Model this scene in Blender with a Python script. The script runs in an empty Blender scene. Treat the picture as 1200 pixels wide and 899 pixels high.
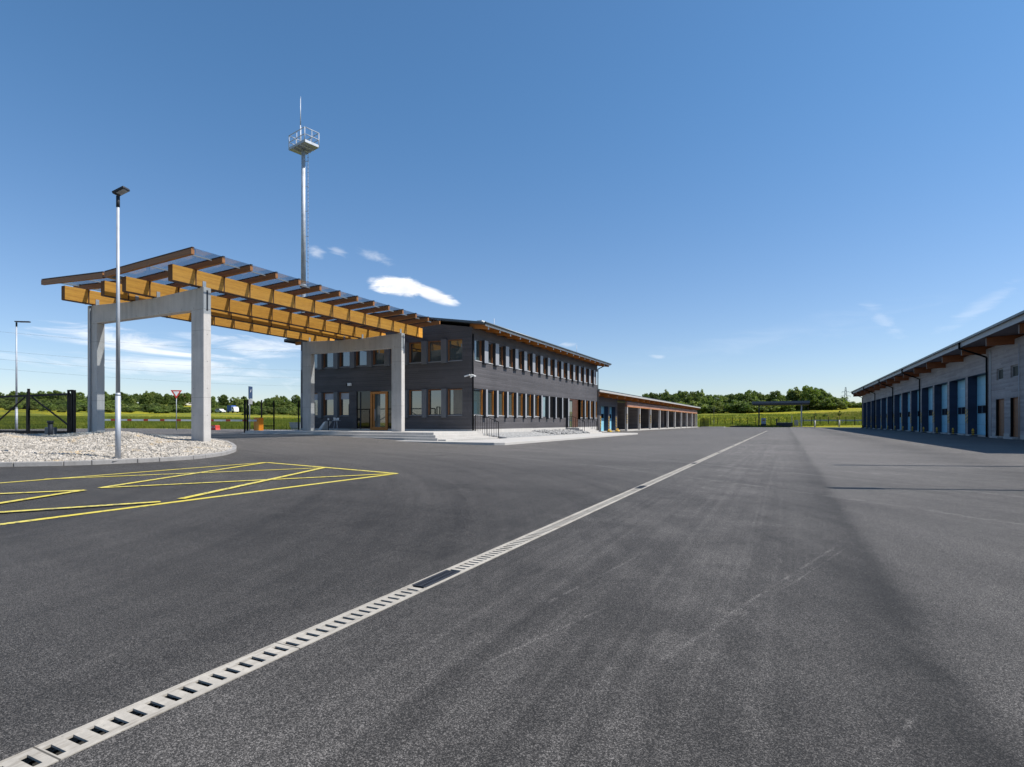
import bpy, bmesh, math, random
import numpy as np
from mathutils import Vector, Matrix

C = bpy.context.scene.collection
scene = bpy.context.scene
R = math.radians
# ------------------------------------------------------------------ camera, sky, sun, exposure
CAM_H = 1.1
YAW = 25.94
cam_d = bpy.data.cameras.new('camera')
cam = bpy.data.objects.new('camera', cam_d)
C.objects.link(cam)
cam.location = (0, 0, CAM_H)
cam.rotation_euler = (R(90), 0, R(YAW))
cam_d.sensor_fit = 'HORIZONTAL'
cam_d.sensor_width = 36.0
cam_d.lens = 36.0 * 660 / 1200
cam_d.shift_y = 45.5 / 1200
cam_d.clip_start = 0.05
cam_d.clip_end = 5000
scene.camera = cam

SUN_AZ = 19.0      # degrees from +X towards +Y
SUN_EL = 52.0
SUN_STRENGTH = 3.6
SKY_STRENGTH = 0.071
EXPOSURE = 0.82
CO, SI = math.cos(R(YAW)), math.sin(R(YAW))


def px_dir(px, py):
    a = (px - 600) / 660
    return Vector((a * CO - SI, CO + a * SI, (495 - py) / 660)).normalized()


sd = bpy.data.lights.new('sun', 'SUN')
sd.energy = SUN_STRENGTH
sd.angle = R(0.53)
sd.color = (1.0, 0.955, 0.89)
so = bpy.data.objects.new('sun', sd)
C.objects.link(so)
to_sun = Vector((math.cos(R(SUN_EL)) * math.cos(R(SUN_AZ)), math.cos(R(SUN_EL)) * math.sin(R(SUN_AZ)), math.sin(R(SUN_EL))))
so.rotation_euler = (-to_sun).to_track_quat('-Z', 'Y').to_euler()
so.location = (60, 20, 80)

scene.view_settings.view_transform = 'Standard'
scene.view_settings.look = 'None'
scene.view_settings.gamma = 1
scene.view_settings.exposure = EXPOSURE
scene.cycles.max_bounces = 8
scene.cycles.transparent_max_bounces = 16


class NT:
    """small helper to write node graphs"""
    def __init__(self, tree):
        self.t = tree
        self.n = tree.nodes
        self.l = tree.links

    def new(self, kind, **kw):
        nd = self.n.new(kind)
        for k, v in kw.items():
            setattr(nd, k, v)
        return nd

    def put(self, sock, v):
        if hasattr(v, 'is_output'):
            self.l.new(v, sock)
        elif isinstance(v, (tuple, list, Vector)):
            v = tuple(v)
            if sock.type == 'RGBA' and len(v) == 3:
                v = v + (1,)
            sock.default_value = v
        else:
            sock.default_value = v

    def m(self, op, a, b=0.0, c=0.0, clamp=False):
        nd = self.new('ShaderNodeMath', operation=op, use_clamp=clamp)
        self.put(nd.inputs[0], a)
        self.put(nd.inputs[1], b)
        if len(nd.inputs) > 2:
            self.put(nd.inputs[2], c)
        return nd.outputs[0]

    def vm(self, op, a, b=(0, 0, 0), out=0):
        nd = self.new('ShaderNodeVectorMath', operation=op)
        self.put(nd.inputs[0], a)
        self.put(nd.inputs[1], b)
        return nd.outputs['Value'] if op in ('DOT_PRODUCT', 'LENGTH', 'DISTANCE') else nd.outputs[0]

    def ss(self, x, lo, hi, t0=0.0, t1=1.0):
        nd = self.new('ShaderNodeMapRange', interpolation_type='SMOOTHSTEP')
        self.put(nd.inputs[0], x)
        for i, v in enumerate((lo, hi, t0, t1)):
            self.put(nd.inputs[1 + i], v)
        return nd.outputs[0]

    def lin(self, x, lo, hi, t0, t1):
        nd = self.new('ShaderNodeMapRange', interpolation_type='LINEAR')
        self.put(nd.inputs[0], x)
        for i, v in enumerate((lo, hi, t0, t1)):
            self.put(nd.inputs[1 + i], v)
        return nd.outputs[0]

    def noise(self, vec, scale, detail=3, rough=0.55, dist=0.0):
        nd = self.new('ShaderNodeTexNoise')
        self.put(nd.inputs['Vector'], vec)
        nd.inputs['Scale'].default_value = scale
        nd.inputs['Detail'].default_value = detail
        nd.inputs['Roughness'].default_value = rough
        nd.inputs['Distortion'].default_value = dist
        return nd.outputs['Fac']

    def vor(self, vec, scale, out='Distance'):
        nd = self.new('ShaderNodeTexVoronoi')
        self.put(nd.inputs['Vector'], vec)
        nd.inputs['Scale'].default_value = scale
        return nd.outputs[out]

    def scalev(self, vec, s):
        return self.vm('MULTIPLY', vec, s)

    def mix(self, f, a, b, blend='MIX'):
        nd = self.new('ShaderNodeMix', data_type='RGBA', blend_type=blend)
        self.put(nd.inputs[0], f)
        self.put(nd.inputs[6], a)
        self.put(nd.inputs[7], b)
        return nd.outputs[2]

    def comb(self, x, y, z):
        nd = self.new('ShaderNodeCombineXYZ')
        for i, v in enumerate((x, y, z)):
            self.put(nd.inputs[i], v)
        return nd.outputs[0]

    def sep(self, v):
        nd = self.new('ShaderNodeSeparateXYZ')
        self.put(nd.inputs[0], v)
        return nd.outputs

    def bump(self, h, strength, dist=0.02):
        nd = self.new('ShaderNodeBump')
        self.put(nd.inputs['Height'], h)
        nd.inputs['Strength'].default_value = strength
        nd.inputs['Distance'].default_value = dist
        return nd.outputs[0]


# ---- world: sky plus a few real-direction clouds
world = bpy.data.worlds.new('World')
scene.world = world
world.use_nodes = True
w = NT(world.node_tree)
w.n.clear()
sky = w.new('ShaderNodeTexSky')
sky.sky_type = 'NISHITA'
sky.sun_disc = False
sky.sun_elevation = R(SUN_EL)
sky.sun_rotation = R(90 - SUN_AZ)
sky.altitude = 400
sky.air_density = 1.0
sky.dust_density = 0.35
sky.ozone_density = 3.0
dirv = w.new('ShaderNodeTexCoord').outputs['Generated']
dirn = w.vm('NORMALIZE', dirv)


# two noises in direction space are shared by all clouds
nz_a = w.m('SUBTRACT', w.noise(w.scalev(dirn, (14, 14, 46)), 1.5, 6, 0.6, 0.7), 0.5)
nz_b = w.m('SUBTRACT', w.noise(w.scalev(dirn, (6, 6, 34)), 1.3, 6, 0.62, 0.9), 0.5)


def cloud(px, py, hw, hh, tilt, k, dens, soft=0.5, nz=None):
    c = px_dir(px, py)
    t = Vector((0, 0, 1)).cross(c).normalized() * -1    # to the right
    u = t.cross(c).normalized()
    if u.z < 0:
        u = -u
    f = 660 * math.sqrt(1 + ((px - 600) / 660) ** 2 + ((495 - py) / 660) ** 2)
    ct, st = math.cos(R(tilt)), math.sin(R(tilt))
    t2 = t * ct + u * st
    u2 = u * ct - t * st
    off = w.vm('SUBTRACT', dirn, c)
    du = w.vm('DOT_PRODUCT', off, t2 * (f / hw))
    dv = w.vm('DOT_PRODUCT', off, u2 * (f / hh))
    dw = w.vm('DOT_PRODUCT', off, c * (f / hw * 2))
    r = w.vm('LENGTH', w.comb(du, dv, dw))
    e = w.m('ADD', w.m('SUBTRACT', 1.0, r), w.m('MULTIPLY', nz if nz is not None else nz_a, k))
    return w.ss(e, 0.0, soft, 0.0, dens)


cl = [cloud(470, 337, 40, 12, -7, 1.15, 0.97, 0.45),
      cloud(507, 346, 34, 9.5, -18, 1.0, 0.93, 0.5),
      cloud(370, 296, 12, 8, -12, 2.0, 0.36, 1.1),
      cloud(395, 294, 13, 5, -14, 2.2, 0.28, 0.9),
      cloud(442, 302, 24, 7, -18, 2.2, 0.30, 1.1),
      cloud(165, 404, 110, 17, -5, 3.2, 0.72, 1.1, nz_b),
      cloud(190, 428, 190, 16, -2, 3.0, 0.62, 1.2, nz_b),
      cloud(300, 405, 85, 16, -3, 3.2, 0.60, 1.1, nz_b),
      cloud(1032, 372, 36, 9, -52, 3.0, 0.16, 1.2),
      cloud(1150, 360, 46, 10, 32, 3.0, 0.16, 1.2),
      cloud(665, 404, 14, 4, 0, 2.0, 0.3, 0.9),
      cloud(770, 418, 11, 3, -10, 2.0, 0.25, 0.9),
      cloud(900, 395, 170, 22, 8, 3.0, 0.07, 1.4, nz_b)]
acc = cl[0]
for c_ in cl[1:]:
    acc = w.m('MAXIMUM', acc, c_)
CLOUD_V = 9.5
el = w.sep(dirn)[2]
skyc = w.vm('MULTIPLY', sky.outputs[0], w.mix(w.ss(el, 0.0, 0.55), (1.00, 0.99, 1.07), (0.76, 1.10, 1.24)))
cshade = w.lin(w.m('ADD', nz_a, nz_b), -0.25, 0.25, CLOUD_V * 0.82, CLOUD_V * 1.08)
col = w.mix(acc, skyc, w.comb(w.m('MULTIPLY', cshade, 0.97), w.m('MULTIPLY', cshade, 0.99), w.m('MULTIPLY', cshade, 1.03)))
bg = w.new('ShaderNodeBackground')
w.put(bg.inputs['Color'], col)
bg.inputs['Strength'].default_value = SKY_STRENGTH
wo = w.new('ShaderNodeOutputWorld')
w.l.new(bg.outputs[0], wo.inputs[0])

# ------------------------------------------------------------------ materials
MATS = {}


def base_mat(name):
    m = bpy.data.materials.new(name)
    m.use_nodes = True
    g = NT(m.node_tree)
    b = g.n['Principled BSDF']
    MATS[name] = m
    return m, g, b


def wpos(g):
    return g.new('ShaderNodeNewGeometry').outputs['Position']


def opos(g):
    return g.new('ShaderNodeTexCoord').outputs['Object']


def plain(name, col, rough=0.6, metal=0.0, var=0.12, scale=3.0, bump=0.0, bscale=60, spec=0.5):
    m, g, b = base_mat(name)
    p = opos(g)
    n = g.noise(p, scale, 4)
    f = g.lin(n, 0.25, 0.75, 1 - var, 1 + var)
    c = g.vm('SCALE', (0, 0, 0))
    nd = g.new('ShaderNodeVectorMath', operation='SCALE')
    nd.inputs[0].default_value = col
    g.put(nd.inputs['Scale'], f)
    g.put(b.inputs['Base Color'], nd.outputs[0])
    g.put(b.inputs['Roughness'], g.lin(n, 0.2, 0.8, max(0, rough - 0.08), min(1, rough + 0.08)))
    b.inputs['Metallic'].default_value = metal
    b.inputs['Specular IOR Level'].default_value = spec
    if bump:
        g.put(b.inputs['Normal'], g.bump(g.noise(p, bscale, 3), bump, 0.01))
    return m


def boards(name, col, pitch, var=0.2, rough=0.75, grain=0.25, groove=0.6, tint=None, axis=2):
    """horizontal board cladding: colour varies per board, real V-groove bump"""
    m, g, b = base_mat(name)
    p = wpos(g)
    s = g.sep(p)
    z = g.m('DIVIDE', s[axis], pitch)
    fl = g.m('FLOOR', z)
    wn = g.new('ShaderNodeTexWhiteNoise', noise_dimensions='2D')
    # board butt joints every ~4 m, shifted per row
    run = g.m('ADD', s[0], s[1])
    seg = g.m('FLOOR', g.m('ADD', g.m('DIVIDE', run, 4.3), g.m('MULTIPLY', fl, 0.37)))
    g.put(wn.inputs['Vector'], g.comb(fl, seg, 0))
    gr = g.noise(g.comb(g.m('MULTIPLY', run, 0.6), g.m('MULTIPLY', run, 0.35), g.m('MULTIPLY', s[2], 30)), 3.0, 4, 0.6)
    big = g.noise(p, 0.5, 3)
    f = g.m('MULTIPLY', g.lin(wn.outputs['Value'], 0, 1, 1 - var, 1 + var), g.lin(gr, 0.25, 0.75, 1 - grain, 1 + grain))
    f = g.m('MULTIPLY', f, g.lin(big, 0.25, 0.75, 0.86, 1.12))
    nd = g.new('ShaderNodeVectorMath', operation='SCALE')
    nd.inputs[0].default_value = col
    g.put(nd.inputs['Scale'], f)
    cc = nd.outputs[0]
    if tint:
        cc = g.mix(g.ss(big, 0.4, 0.75, 0, 0.6), cc, tint)
    g.put(b.inputs['Base Color'], cc)
    b.inputs['Roughness'].default_value = rough
    b.inputs['Specular IOR Level'].default_value = 0.3
    fr = g.m('ABSOLUTE', g.m('SUBTRACT', g.m('FRACT', z), 0.5))
    prof = g.ss(fr, 0.40, 0.5, 1, 0)
    h = g.m('ADD', prof, g.m('MULTIPLY', gr, 0.15))
    g.put(b.inputs['Normal'], g.bump(h, groove, 0.02))
    return m


def timber(name, col, dark, rough=0.55):
    """glulam: lamellae and flecked grain along Y"""
    m, g, b = base_mat(name)
    p = opos(g)
    s = g.sep(p)
    lam = g.m('FLOOR', g.m('DIVIDE', s[2], 0.042))
    wn = g.new('ShaderNodeTexWhiteNoise', noise_dimensions='2D')
    g.put(wn.inputs['Vector'], g.comb(lam, g.m('FLOOR', g.m('ADD', g.m('MULTIPLY', s[1], 0.45), g.m('MULTIPLY', lam, 0.61))), 0))
    gr = g.noise(g.comb(g.m('MULTIPLY', s[0], 2.0), g.m('MULTIPLY', s[1], 1.2), g.m('MULTIPLY', s[2], 16)), 3.0, 5, 0.65, 0.5)
    kn = g.vor(g.comb(g.m('MULTIPLY', s[0], 1.0), g.m('MULTIPLY', s[1], 2.0), g.m('MULTIPLY', s[2], 8)), 1.2)
    f = g.m('ADD', g.m('MULTIPLY', g.ss(gr, 0.35, 0.75), 0.6), g.m('MULTIPLY', wn.outputs['Value'], 0.45))
    c = g.mix(f, col, dark)
    c = g.mix(g.ss(kn, 0.09, 0.02), c, tuple(x * 0.35 for x in dark))
    g.put(b.inputs['Base Color'], c)
    b.inputs['Roughness'].default_value = rough
    g.put(b.inputs['Normal'], g.bump(gr, 0.15, 0.005))
    return m


def concrete(name, col, var=0.18, unit=0.0):
    m, g, b = base_mat(name)
    p = wpos(g)
    s = g.sep(p)
    n1 = g.noise(p, 0.9, 5, 0.6)
    n2 = g.noise(g.comb(g.m('MULTIPLY', s[0], 5), g.m('MULTIPLY', s[1], 5), g.m('MULTIPLY', s[2], 0.35)), 1.0, 4, 0.6)
    n3 = g.noise(p, 28, 3)
    pit = g.vor(p, 22)
    f = g.m('MULTIPLY', g.lin(n1, 0.25, 0.75, 1 - var, 1 + var), g.lin(n2, 0.25, 0.75, 1 - var, 1 + var * 0.8))
    f = g.m('MULTIPLY', f, g.lin(n3, 0.2, 0.8, 0.92, 1.07))
    joint = g.m('ABSOLUTE', g.m('SUBTRACT', g.m('FRACT', g.m('DIVIDE', g.m('ADD', s[2], 0.55), 2.62)), 0.5))
    f = g.m('MULTIPLY', f, g.ss(joint, 0.493, 0.4985, 1, 0.72))
    nd = g.new('ShaderNodeVectorMath', operation='SCALE')
    nd.inputs[0].default_value = col
    g.put(nd.inputs['Scale'], f)
    c = g.mix(g.ss(pit, 0.12, 0.05, 0, 0.5), nd.outputs[0], tuple(x * 0.4 for x in col))
    hz_ = g.m('MULTIPLY', g.m('SUBTRACT', g.m('FRACT', g.m('DIVIDE', g.m('ADD', s[2], 0.2), 1.05)), 0.5), 1.05)
    hx_ = g.m('MULTIPLY', g.m('SUBTRACT', g.m('FRACT', g.m('DIVIDE', g.m('ADD', s[0], g.m('ADD', s[1], 0.19)), 0.74)), 0.5), 0.74)
    hd_ = g.vm('LENGTH', g.comb(hx_, hz_, 0))
    c = g.mix(g.m('MULTIPLY', g.ss(hd_, 0.016, 0.022, 0.8, 0), g.ss(s[2], 0.8, 0.9)), c, tuple(x * 0.25 for x in col))
    streak = g.m('MULTIPLY', g.ss(n2, 0.52, 0.68), g.ss(n1, 0.4, 0.62, 0, 0.4))
    c = g.mix(streak, c, tuple(x * 0.55 for x in col))
    c = g.mix(g.m('MULTIPLY', g.ss(g.m('ADD', s[2], g.m('MULTIPLY', n1, 0.5)), 0.55, 1.0, 0.35, 0), g.ss(n3, 0.3, 0.6)), c, tuple(x * 0.5 for x in col))
    g.put(b.inputs['Base Color'], c)
    if unit:     # butt joints between precast units, grime washed along the edges
        uj = g.m('ABSOLUTE', g.m('SUBTRACT', g.m('FRACT', g.m('DIVIDE', s[1], unit)), 0.5))
        c = g.mix(g.ss(uj, 0.4955, 0.498, 0, 0.85), c, (0.03, 0.028, 0.025))
        gr_ = g.noise(g.comb(g.m('MULTIPLY', s[0], 22), g.m('MULTIPLY', s[1], 3.5), 0), 1.0, 5, 0.7)
        c = g.mix(g.ss(gr_, 0.48, 0.72, 0, 0.55), c, (0.15, 0.125, 0.095))
        g.put(b.inputs['Base Color'], c)
    b.inputs['Roughness'].default_value = 0.85
    b.inputs['Specular IOR Level'].default_value = 0.25
    g.put(b.inputs['Normal'], g.bump(g.m('ADD', n3, g.ss(pit, 0.02, 0.14)), 0.25, 0.01))
    return m


def window_glass(name, col, ior=1.9, rough=0.02):
    m, g, b = base_mat(name)
    p = wpos(g)
    wn = g.new('ShaderNodeTexWhiteNoise', noise_dimensions='3D')
    g.put(wn.inputs['Vector'], g.vm('FLOOR', g.vm('DIVIDE', p, (1.5, 1.53, 3.4))))
    nd = g.new('ShaderNodeVectorMath', operation='SCALE')
    nd.inputs[0].default_value = col
    g.put(nd.inputs['Scale'], g.lin(wn.outputs['Value'], 0, 1, 0.4, 1.6))
    g.put(b.inputs['Base Color'], nd.outputs[0])
    b.inputs['Roughness'].default_value = rough
    b.inputs['IOR'].default_value = ior
    g.put(b.inputs['Normal'], g.bump(g.noise(p, 1.3, 2), 0.008, 0.05))
    return m


def clear_glass(name, tint, refl=0.14):
    m, g, b = base_mat(name)
    g.n.remove(b)
    out = g.n['Material Output']
    tr = g.new('ShaderNodeBsdfTransparent')
    tr.inputs['Color'].default_value = tint + (1,)
    gl = g.new('ShaderNodeBsdfGlossy')
    gl.inputs['Roughness'].default_value = 0.03
    fr = g.new('ShaderNodeFresnel')
    fr.inputs['IOR'].default_value = 1.5
    mx = g.new('ShaderNodeMixShader')
    g.put(mx.inputs[0], g.m('MINIMUM', g.m('ADD', g.m('MULTIPLY', fr.outputs[0], 0.5), refl * 0.1), 0.27))
    g.l.new(tr.outputs[0], mx.inputs[1])
    g.l.new(gl.outputs[0], mx.inputs[2])
    g.l.new(mx.outputs[0], out.inputs['Surface'])
    return m


def foliage(name, c1, c2, scale=0.7):
    m, g, b = base_mat(name)
    out = g.n['Material Output']
    p = opos(g)
    oi = g.new('ShaderNodeObjectInfo')
    n = g.noise(p, scale, 3, 0.6)
    c = g.mix(g.ss(n, 0.35, 0.68), c1, c2)
    rnd = g.lin(oi.outputs['Random'], 0, 1, 0.7, 1.3)
    nd = g.new('ShaderNodeVectorMath', operation='SCALE')
    g.put(nd.inputs[0], c)
    g.put(nd.inputs['Scale'], rnd)
    g.put(b.inputs['Base Color'], nd.outputs[0])
    b.inputs['Roughness'].default_value = 0.65
    b.inputs['Specular IOR Level'].default_value = 0.25
    tl = g.new('ShaderNodeBsdfTranslucent')
    sc = g.new('ShaderNodeVectorMath', operation='MULTIPLY')
    g.put(sc.inputs[0], nd.outputs[0])
    sc.inputs[1].default_value = (1.2, 1.3, 0.6)
    g.put(tl.inputs['Color'], sc.outputs[0])
    mx = g.new('ShaderNodeMixShader')
    mx.inputs[0].default_value = 0.42
    g.l.new(b.outputs[0], mx.inputs[1])
    g.l.new(tl.outputs[0], mx.inputs[2])
    g.l.new(mx.outputs[0], out.inputs['Surface'])
    return m


def make_asphalt():
    m, g, b = base_mat('asphalt')
    p = wpos(g)
    s = g.sep(p)
    vn = g.new('ShaderNodeTexVoronoi')
    g.put(vn.inputs['Vector'], p)
    vn.inputs['Scale'].default_value = 265
    agc = g.sep(vn.outputs['Color'])
    agv = agc[0]
    agd = vn.outputs['Distance']
    ag2 = g.noise(p, 420, 2, 0.7)
    big = g.noise(p, 0.16, 5, 0.6, 0.8)
    mid = g.noise(p, 1.4, 5, 0.62)
    strk = g.noise(g.comb(g.m('MULTIPLY', s[0], 1.3), g.m('MULTIPLY', s[1], 0.055), 0), 1.0, 5, 0.62, 0.25)
    strk2 = g.noise(g.comb(g.m('ADD', g.m('MULTIPLY', s[0], 0.09), 7), g.m('MULTIPLY', s[1], 0.55), 3), 1.0, 5, 0.62, 0.5)
    v = g.m('ADD', g.ss(s[0], -2.8, -1.6, 0.044, 0.052), g.m('MULTIPLY', g.m('SUBTRACT', big, 0.5), 0.055))
    v = g.m('ADD', v, g.m('MULTIPLY', g.m('SUBTRACT', strk, 0.5), 0.018))
    v = g.m('ADD', v, g.m('MULTIPLY', g.m('SUBTRACT', strk2, 0.5), 0.05))
    v = g.m('ADD', v, g.m('MULTIPLY', g.m('SUBTRACT', mid, 0.5), 0.018))
    v = g.m('ADD', v, g.m('MULTIPLY', g.m('SUBTRACT', g.noise(p, 7.0, 5, 0.7), 0.5), 0.026))
    fine = g.noise(g.comb(g.m('MULTIPLY', s[0], 9.0), g.m('MULTIPLY', s[1], 0.10), 5), 1.0, 4, 0.65, 0.3)
    v = g.m('ADD', v, g.m('MULTIPLY', g.m('SUBTRACT', fine, 0.5), 0.014))
    # turning tracks that swing from the yard into the gateway
    rel = g.comb(g.m('ADD', s[0], 20.0), g.m('ADD', s[1], 4.0), 0)
    rad = g.vm('LENGTH', rel)
    trk = g.noise(g.comb(g.m('MULTIPLY', rad, 1.9), g.m('MULTIPLY', g.m('ARCTAN2', g.sep(rel)[1], g.sep(rel)[0]), 2.2), 0), 1.0, 5, 0.66, 0.15)
    v = g.m('ADD', v, g.m('MULTIPLY', g.m('MULTIPLY', g.m('SUBTRACT', trk, 0.5), 0.070), g.ss(rad, 9, 16)))
    # newer, lighter lane right of a paving seam, with dark bitumen along the seam
    sx = g.m('ADD', s[0], g.m('MULTIPLY', g.m('SUBTRACT', g.noise(p, 0.8, 5), 0.5), 0.30))
    lane = g.m('MULTIPLY', g.ss(sx, 0.55, 0.85), g.ss(sx, 1.3, 4.2, 1, 0))
    v = g.m('ADD', v, g.m('MULTIPLY', lane, 0.020))
    seam = g.m('MULTIPLY', g.ss(sx, 0.15, 0.62), g.ss(sx, 0.60, 0.74, 1, 0))
    v = g.m('SUBTRACT', v, g.m('MULTIPLY', seam, g.ss(mid, 0.3, 0.7, 0.012, 0.026)))
    seam2 = g.m('MULTIPLY', g.ss(sx, 3.6, 4.6), g.ss(sx, 4.6, 6.0, 1, 0))
    v = g.m('SUBTRACT', v, g.m('MULTIPLY', seam2, 0.022))
    # dusty centre of the yard
    dust = g.m('MULTIPLY', g.ss(s[0], -3.5, -0.8), g.ss(s[0], -0.4, 0.4, 1, 0))
    v = g.m('ADD', v, g.m('MULTIPLY', g.m('MULTIPLY', dust, g.ss(g.m('MULTIPLY', g.m('ADD', mid, fine), 0.5), 0.42, 0.66)), 0.030))
    # paler asphalt farther off
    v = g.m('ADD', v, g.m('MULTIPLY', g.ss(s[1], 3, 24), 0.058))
    # tyre scuffs: thin pale arcs
    scuff = None
    for cx, cy, r, wd, amt in ((-30, -22, 44, 0.10, 0.04), (-31, -21, 46.6, 0.12, 0.045), (14, 44, 30.0, 0.16, 0.035), (13.6, 44, 31.9, 0.16, 0.03)):
        d = g.vm('DISTANCE', g.comb(s[0], s[1], 0), (cx, cy, 0))
        d = g.m('ADD', d, g.m('MULTIPLY', g.m('SUBTRACT', big, 0.5), 0.4))
        band = g.ss(g.m('ABSOLUTE', g.m('SUBTRACT', d, r)), 0.0, wd, amt, 0)
        scuff = band if scuff is None else g.m('ADD', scuff, band)
    # straight scratches left by a blade or a dragged load
    for (xa, ya), (xb, yb), wd, amt in (((-0.39, 3.12), (0.49, 6.05), 0.020, 0.055), ((-0.33, 3.10), (0.50, 5.80), 0.012, 0.045), ((-0.62, 2.35), (0.1, 4.55), 0.03, 0.03),
                                        ((-0.05, 5.1), (0.02, 4.3), 0.012, 0.05), ((-1.35, 2.9), (-1.05, 4.9), 0.022, 0.05), ((-1.25, 2.2), (-0.95, 3.3), 0.016, 0.05),
                                        ((-4.9, 4.2), (-3.9, 5.4), 0.02, 0.03), ((0.1, 1.7), (0.45, 2.6), 0.018, 0.045), ((-8.5, 7.5), (-3.2, 9.5), 0.05, 0.02)):
        L = math.hypot(xb - xa, yb - ya)
        ux, uy = (xb - xa) / L, (yb - ya) / L
        al = g.m('ADD', g.m('ADD', g.m('MULTIPLY', s[0], ux), g.m('MULTIPLY', s[1], uy)), -(xa * ux + ya * uy))
        ac = g.m('ADD', g.m('ADD', g.m('MULTIPLY', s[0], -uy), g.m('MULTIPLY', s[1], ux)), xa * uy - ya * ux)
        inside = g.ss(g.m('ABSOLUTE', g.m('SUBTRACT', al, L / 2)), L * 0.35, L / 2, amt, 0)
        scuff = g.m('ADD', scuff, g.m('MULTIPLY', inside, g.ss(g.m('ABSOLUTE', ac), 0.0, wd, 1, 0)))
    # thin dark diagonal line on the right
    dark_line = g.m('ABSOLUTE', g.m('ADD', g.m('ADD', g.m('MULTIPLY', s[0], 0.955), g.m('MULTIPLY', s[1], 0.297)), -6.69))
    dark_line = g.m('MULTIPLY', g.ss(dark_line, 0.008, 0.02, 0.05, 0), g.ss(s[1], 8, 17, 1, 0.6))
    v = g.m('SUBTRACT', v, g.m('MULTIPLY', dark_line, g.ss(s[0], 1.8, 2.0)))
    v = g.m('ADD', v, g.m('MULTIPLY', scuff, g.ss(g.noise(p, 3.5, 5, 0.75), 0.38, 0.6)))
    # dark drips
    drip = g.m('MULTIPLY', g.ss(g.noise(g.scalev(p, (1, 0.35, 1)), 0.8, 3, 0.5), 0.68, 0.78), 0.02)
    v = g.m('SUBTRACT', v, drip)
    v = g.m('MAXIMUM', v, 0.025)
    grain = g.m('ADD', g.m('MULTIPLY', g.m('POWER', agv, 3.2), 2.6), g.m('MULTIPLY', g.ss(ag2, 0.3, 0.7), 0.5))
    grain = g.m('ADD', grain, 0.13)
    grain = g.m('ADD', grain, g.ss(agc[1], 0.955, 0.975, 0, 1.3))
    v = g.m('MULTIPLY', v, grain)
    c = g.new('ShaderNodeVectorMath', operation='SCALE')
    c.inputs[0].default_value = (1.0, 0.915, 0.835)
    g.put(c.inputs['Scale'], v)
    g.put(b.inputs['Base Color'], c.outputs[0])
    b.inputs['Roughness'].default_value = 0.82
    b.inputs['Specular IOR Level'].default_value = 0.3
    h = g.m('ADD', g.ss(agd, 0.0, 0.6, 1, 0), g.m('MULTIPLY', ag2, 0.5))
    g.put(b.inputs['Normal'], g.bump(h, 0.5, 0.004))
    return m


def make_field():
    m, g, b = base_mat('meadow')
    p = wpos(g)
    s = g.sep(p)
    n1 = g.noise(g.scalev(p, (0.5, 1.6, 1)), 0.045, 5, 0.6, 0.8)
    n2 = g.noise(p, 0.6, 5, 0.65)
    n3 = g.noise(p, 6, 4, 0.7)
    c = g.mix(g.ss(n2, 0.3, 0.7), (0.12, 0.15, 0.022), (0.20, 0.21, 0.03))
    fl = g.m('MULTIPLY', g.ss(n1, 0.44, 0.58), g.ss(n3, 0.35, 0.62))
    c = g.mix(fl, c, (0.40, 0.335, 0.018))
    # reddish sorrel patch at the right end of the meadow
    bx = g.m('ADD', s[0], g.m('MULTIPLY', g.m('SUBTRACT', n1, 0.5), 30))
    br = g.m('MULTIPLY', g.ss(bx, 1, 12), g.m('MULTIPLY', g.ss(s[1], 158, 172), g.ss(g.m('ADD', s[1], g.m('MULTIPLY', n1, 40)), 222, 250, 1, 0)))
    c = g.mix(g.m('MULTIPLY', br, g.ss(n2, 0.25, 0.55, 0.5, 0.9)), c, (0.16, 0.105, 0.032))
    # wood floor up the left hill
    hill = g.m('MULTIPLY', g.ss(s[2], 4.2, 6.5), g.ss(s[0], -60, -90))
    c = g.mix(g.m('MULTIPLY', hill, g.ss(n1, 0.62, 0.5)), c, (0.085, 0.115, 0.03))
    c2 = g.mix(g.ss(n3, 0.3, 0.75), c, g.vm('SCALE', (0, 0, 0)))
    nd = g.new('ShaderNodeVectorMath', operation='SCALE')
    g.put(nd.inputs[0], c)
    g.put(nd.inputs['Scale'], g.lin(n3, 0.25, 0.75, 0.75, 1.25))
    g.put(b.inputs['Base Color'], nd.outputs[0])
    b.inputs['Roughness'].default_value = 0.95
    b.inputs['Specular IOR Level'].default_value = 0.1
    g.put(b.inputs['Normal'], g.bump(g.m('ADD', n3, n2), 0.8, 0.3))
    return m


def make_stone():
    m, g, b = base_mat('gravel')
    p = wpos(g)
    cell = g.sep(g.vor(p, 9, 'Color'))
    n = g.noise(p, 1.1, 4)
    c = g.mix(cell[0], (0.22, 0.20, 0.172), (0.53, 0.48, 0.415))
    c = g.mix(g.m('MULTIPLY', g.ss(n, 0.52, 0.72), g.ss(cell[1], 0.3, 0.8)), c, (0.47, 0.36, 0.22))
    g.put(b.inputs['Base Color'], c)
    b.inputs['Roughness'].default_value = 0.9
    b.inputs['Specular IOR Level'].default_value = 0.2
    g.put(b.inputs['Normal'], g.bump(g.noise(p, 60, 3), 0.3, 0.01))
    return m


def make_marking():
    m, g, b = base_mat('yellow_paint')
    out = g.n['Material Output']
    p = wpos(g)
    wear = g.noise(p, 14, 5, 0.7)
    wear2 = g.noise(p, 1.0, 4)
    c = g.mix(g.ss(wear2, 0.35, 0.7), (0.60, 0.48, 0.06), (0.66, 0.56, 0.13))
    g.put(b.inputs['Base Color'], g.mix(g.ss(g.m('ADD', wear, g.m('MULTIPLY', wear2, 0.35)), 0.68, 0.84), c, (0.12, 0.11, 0.07)))
    b.inputs['Roughness'].default_value = 0.7
    return m


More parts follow.
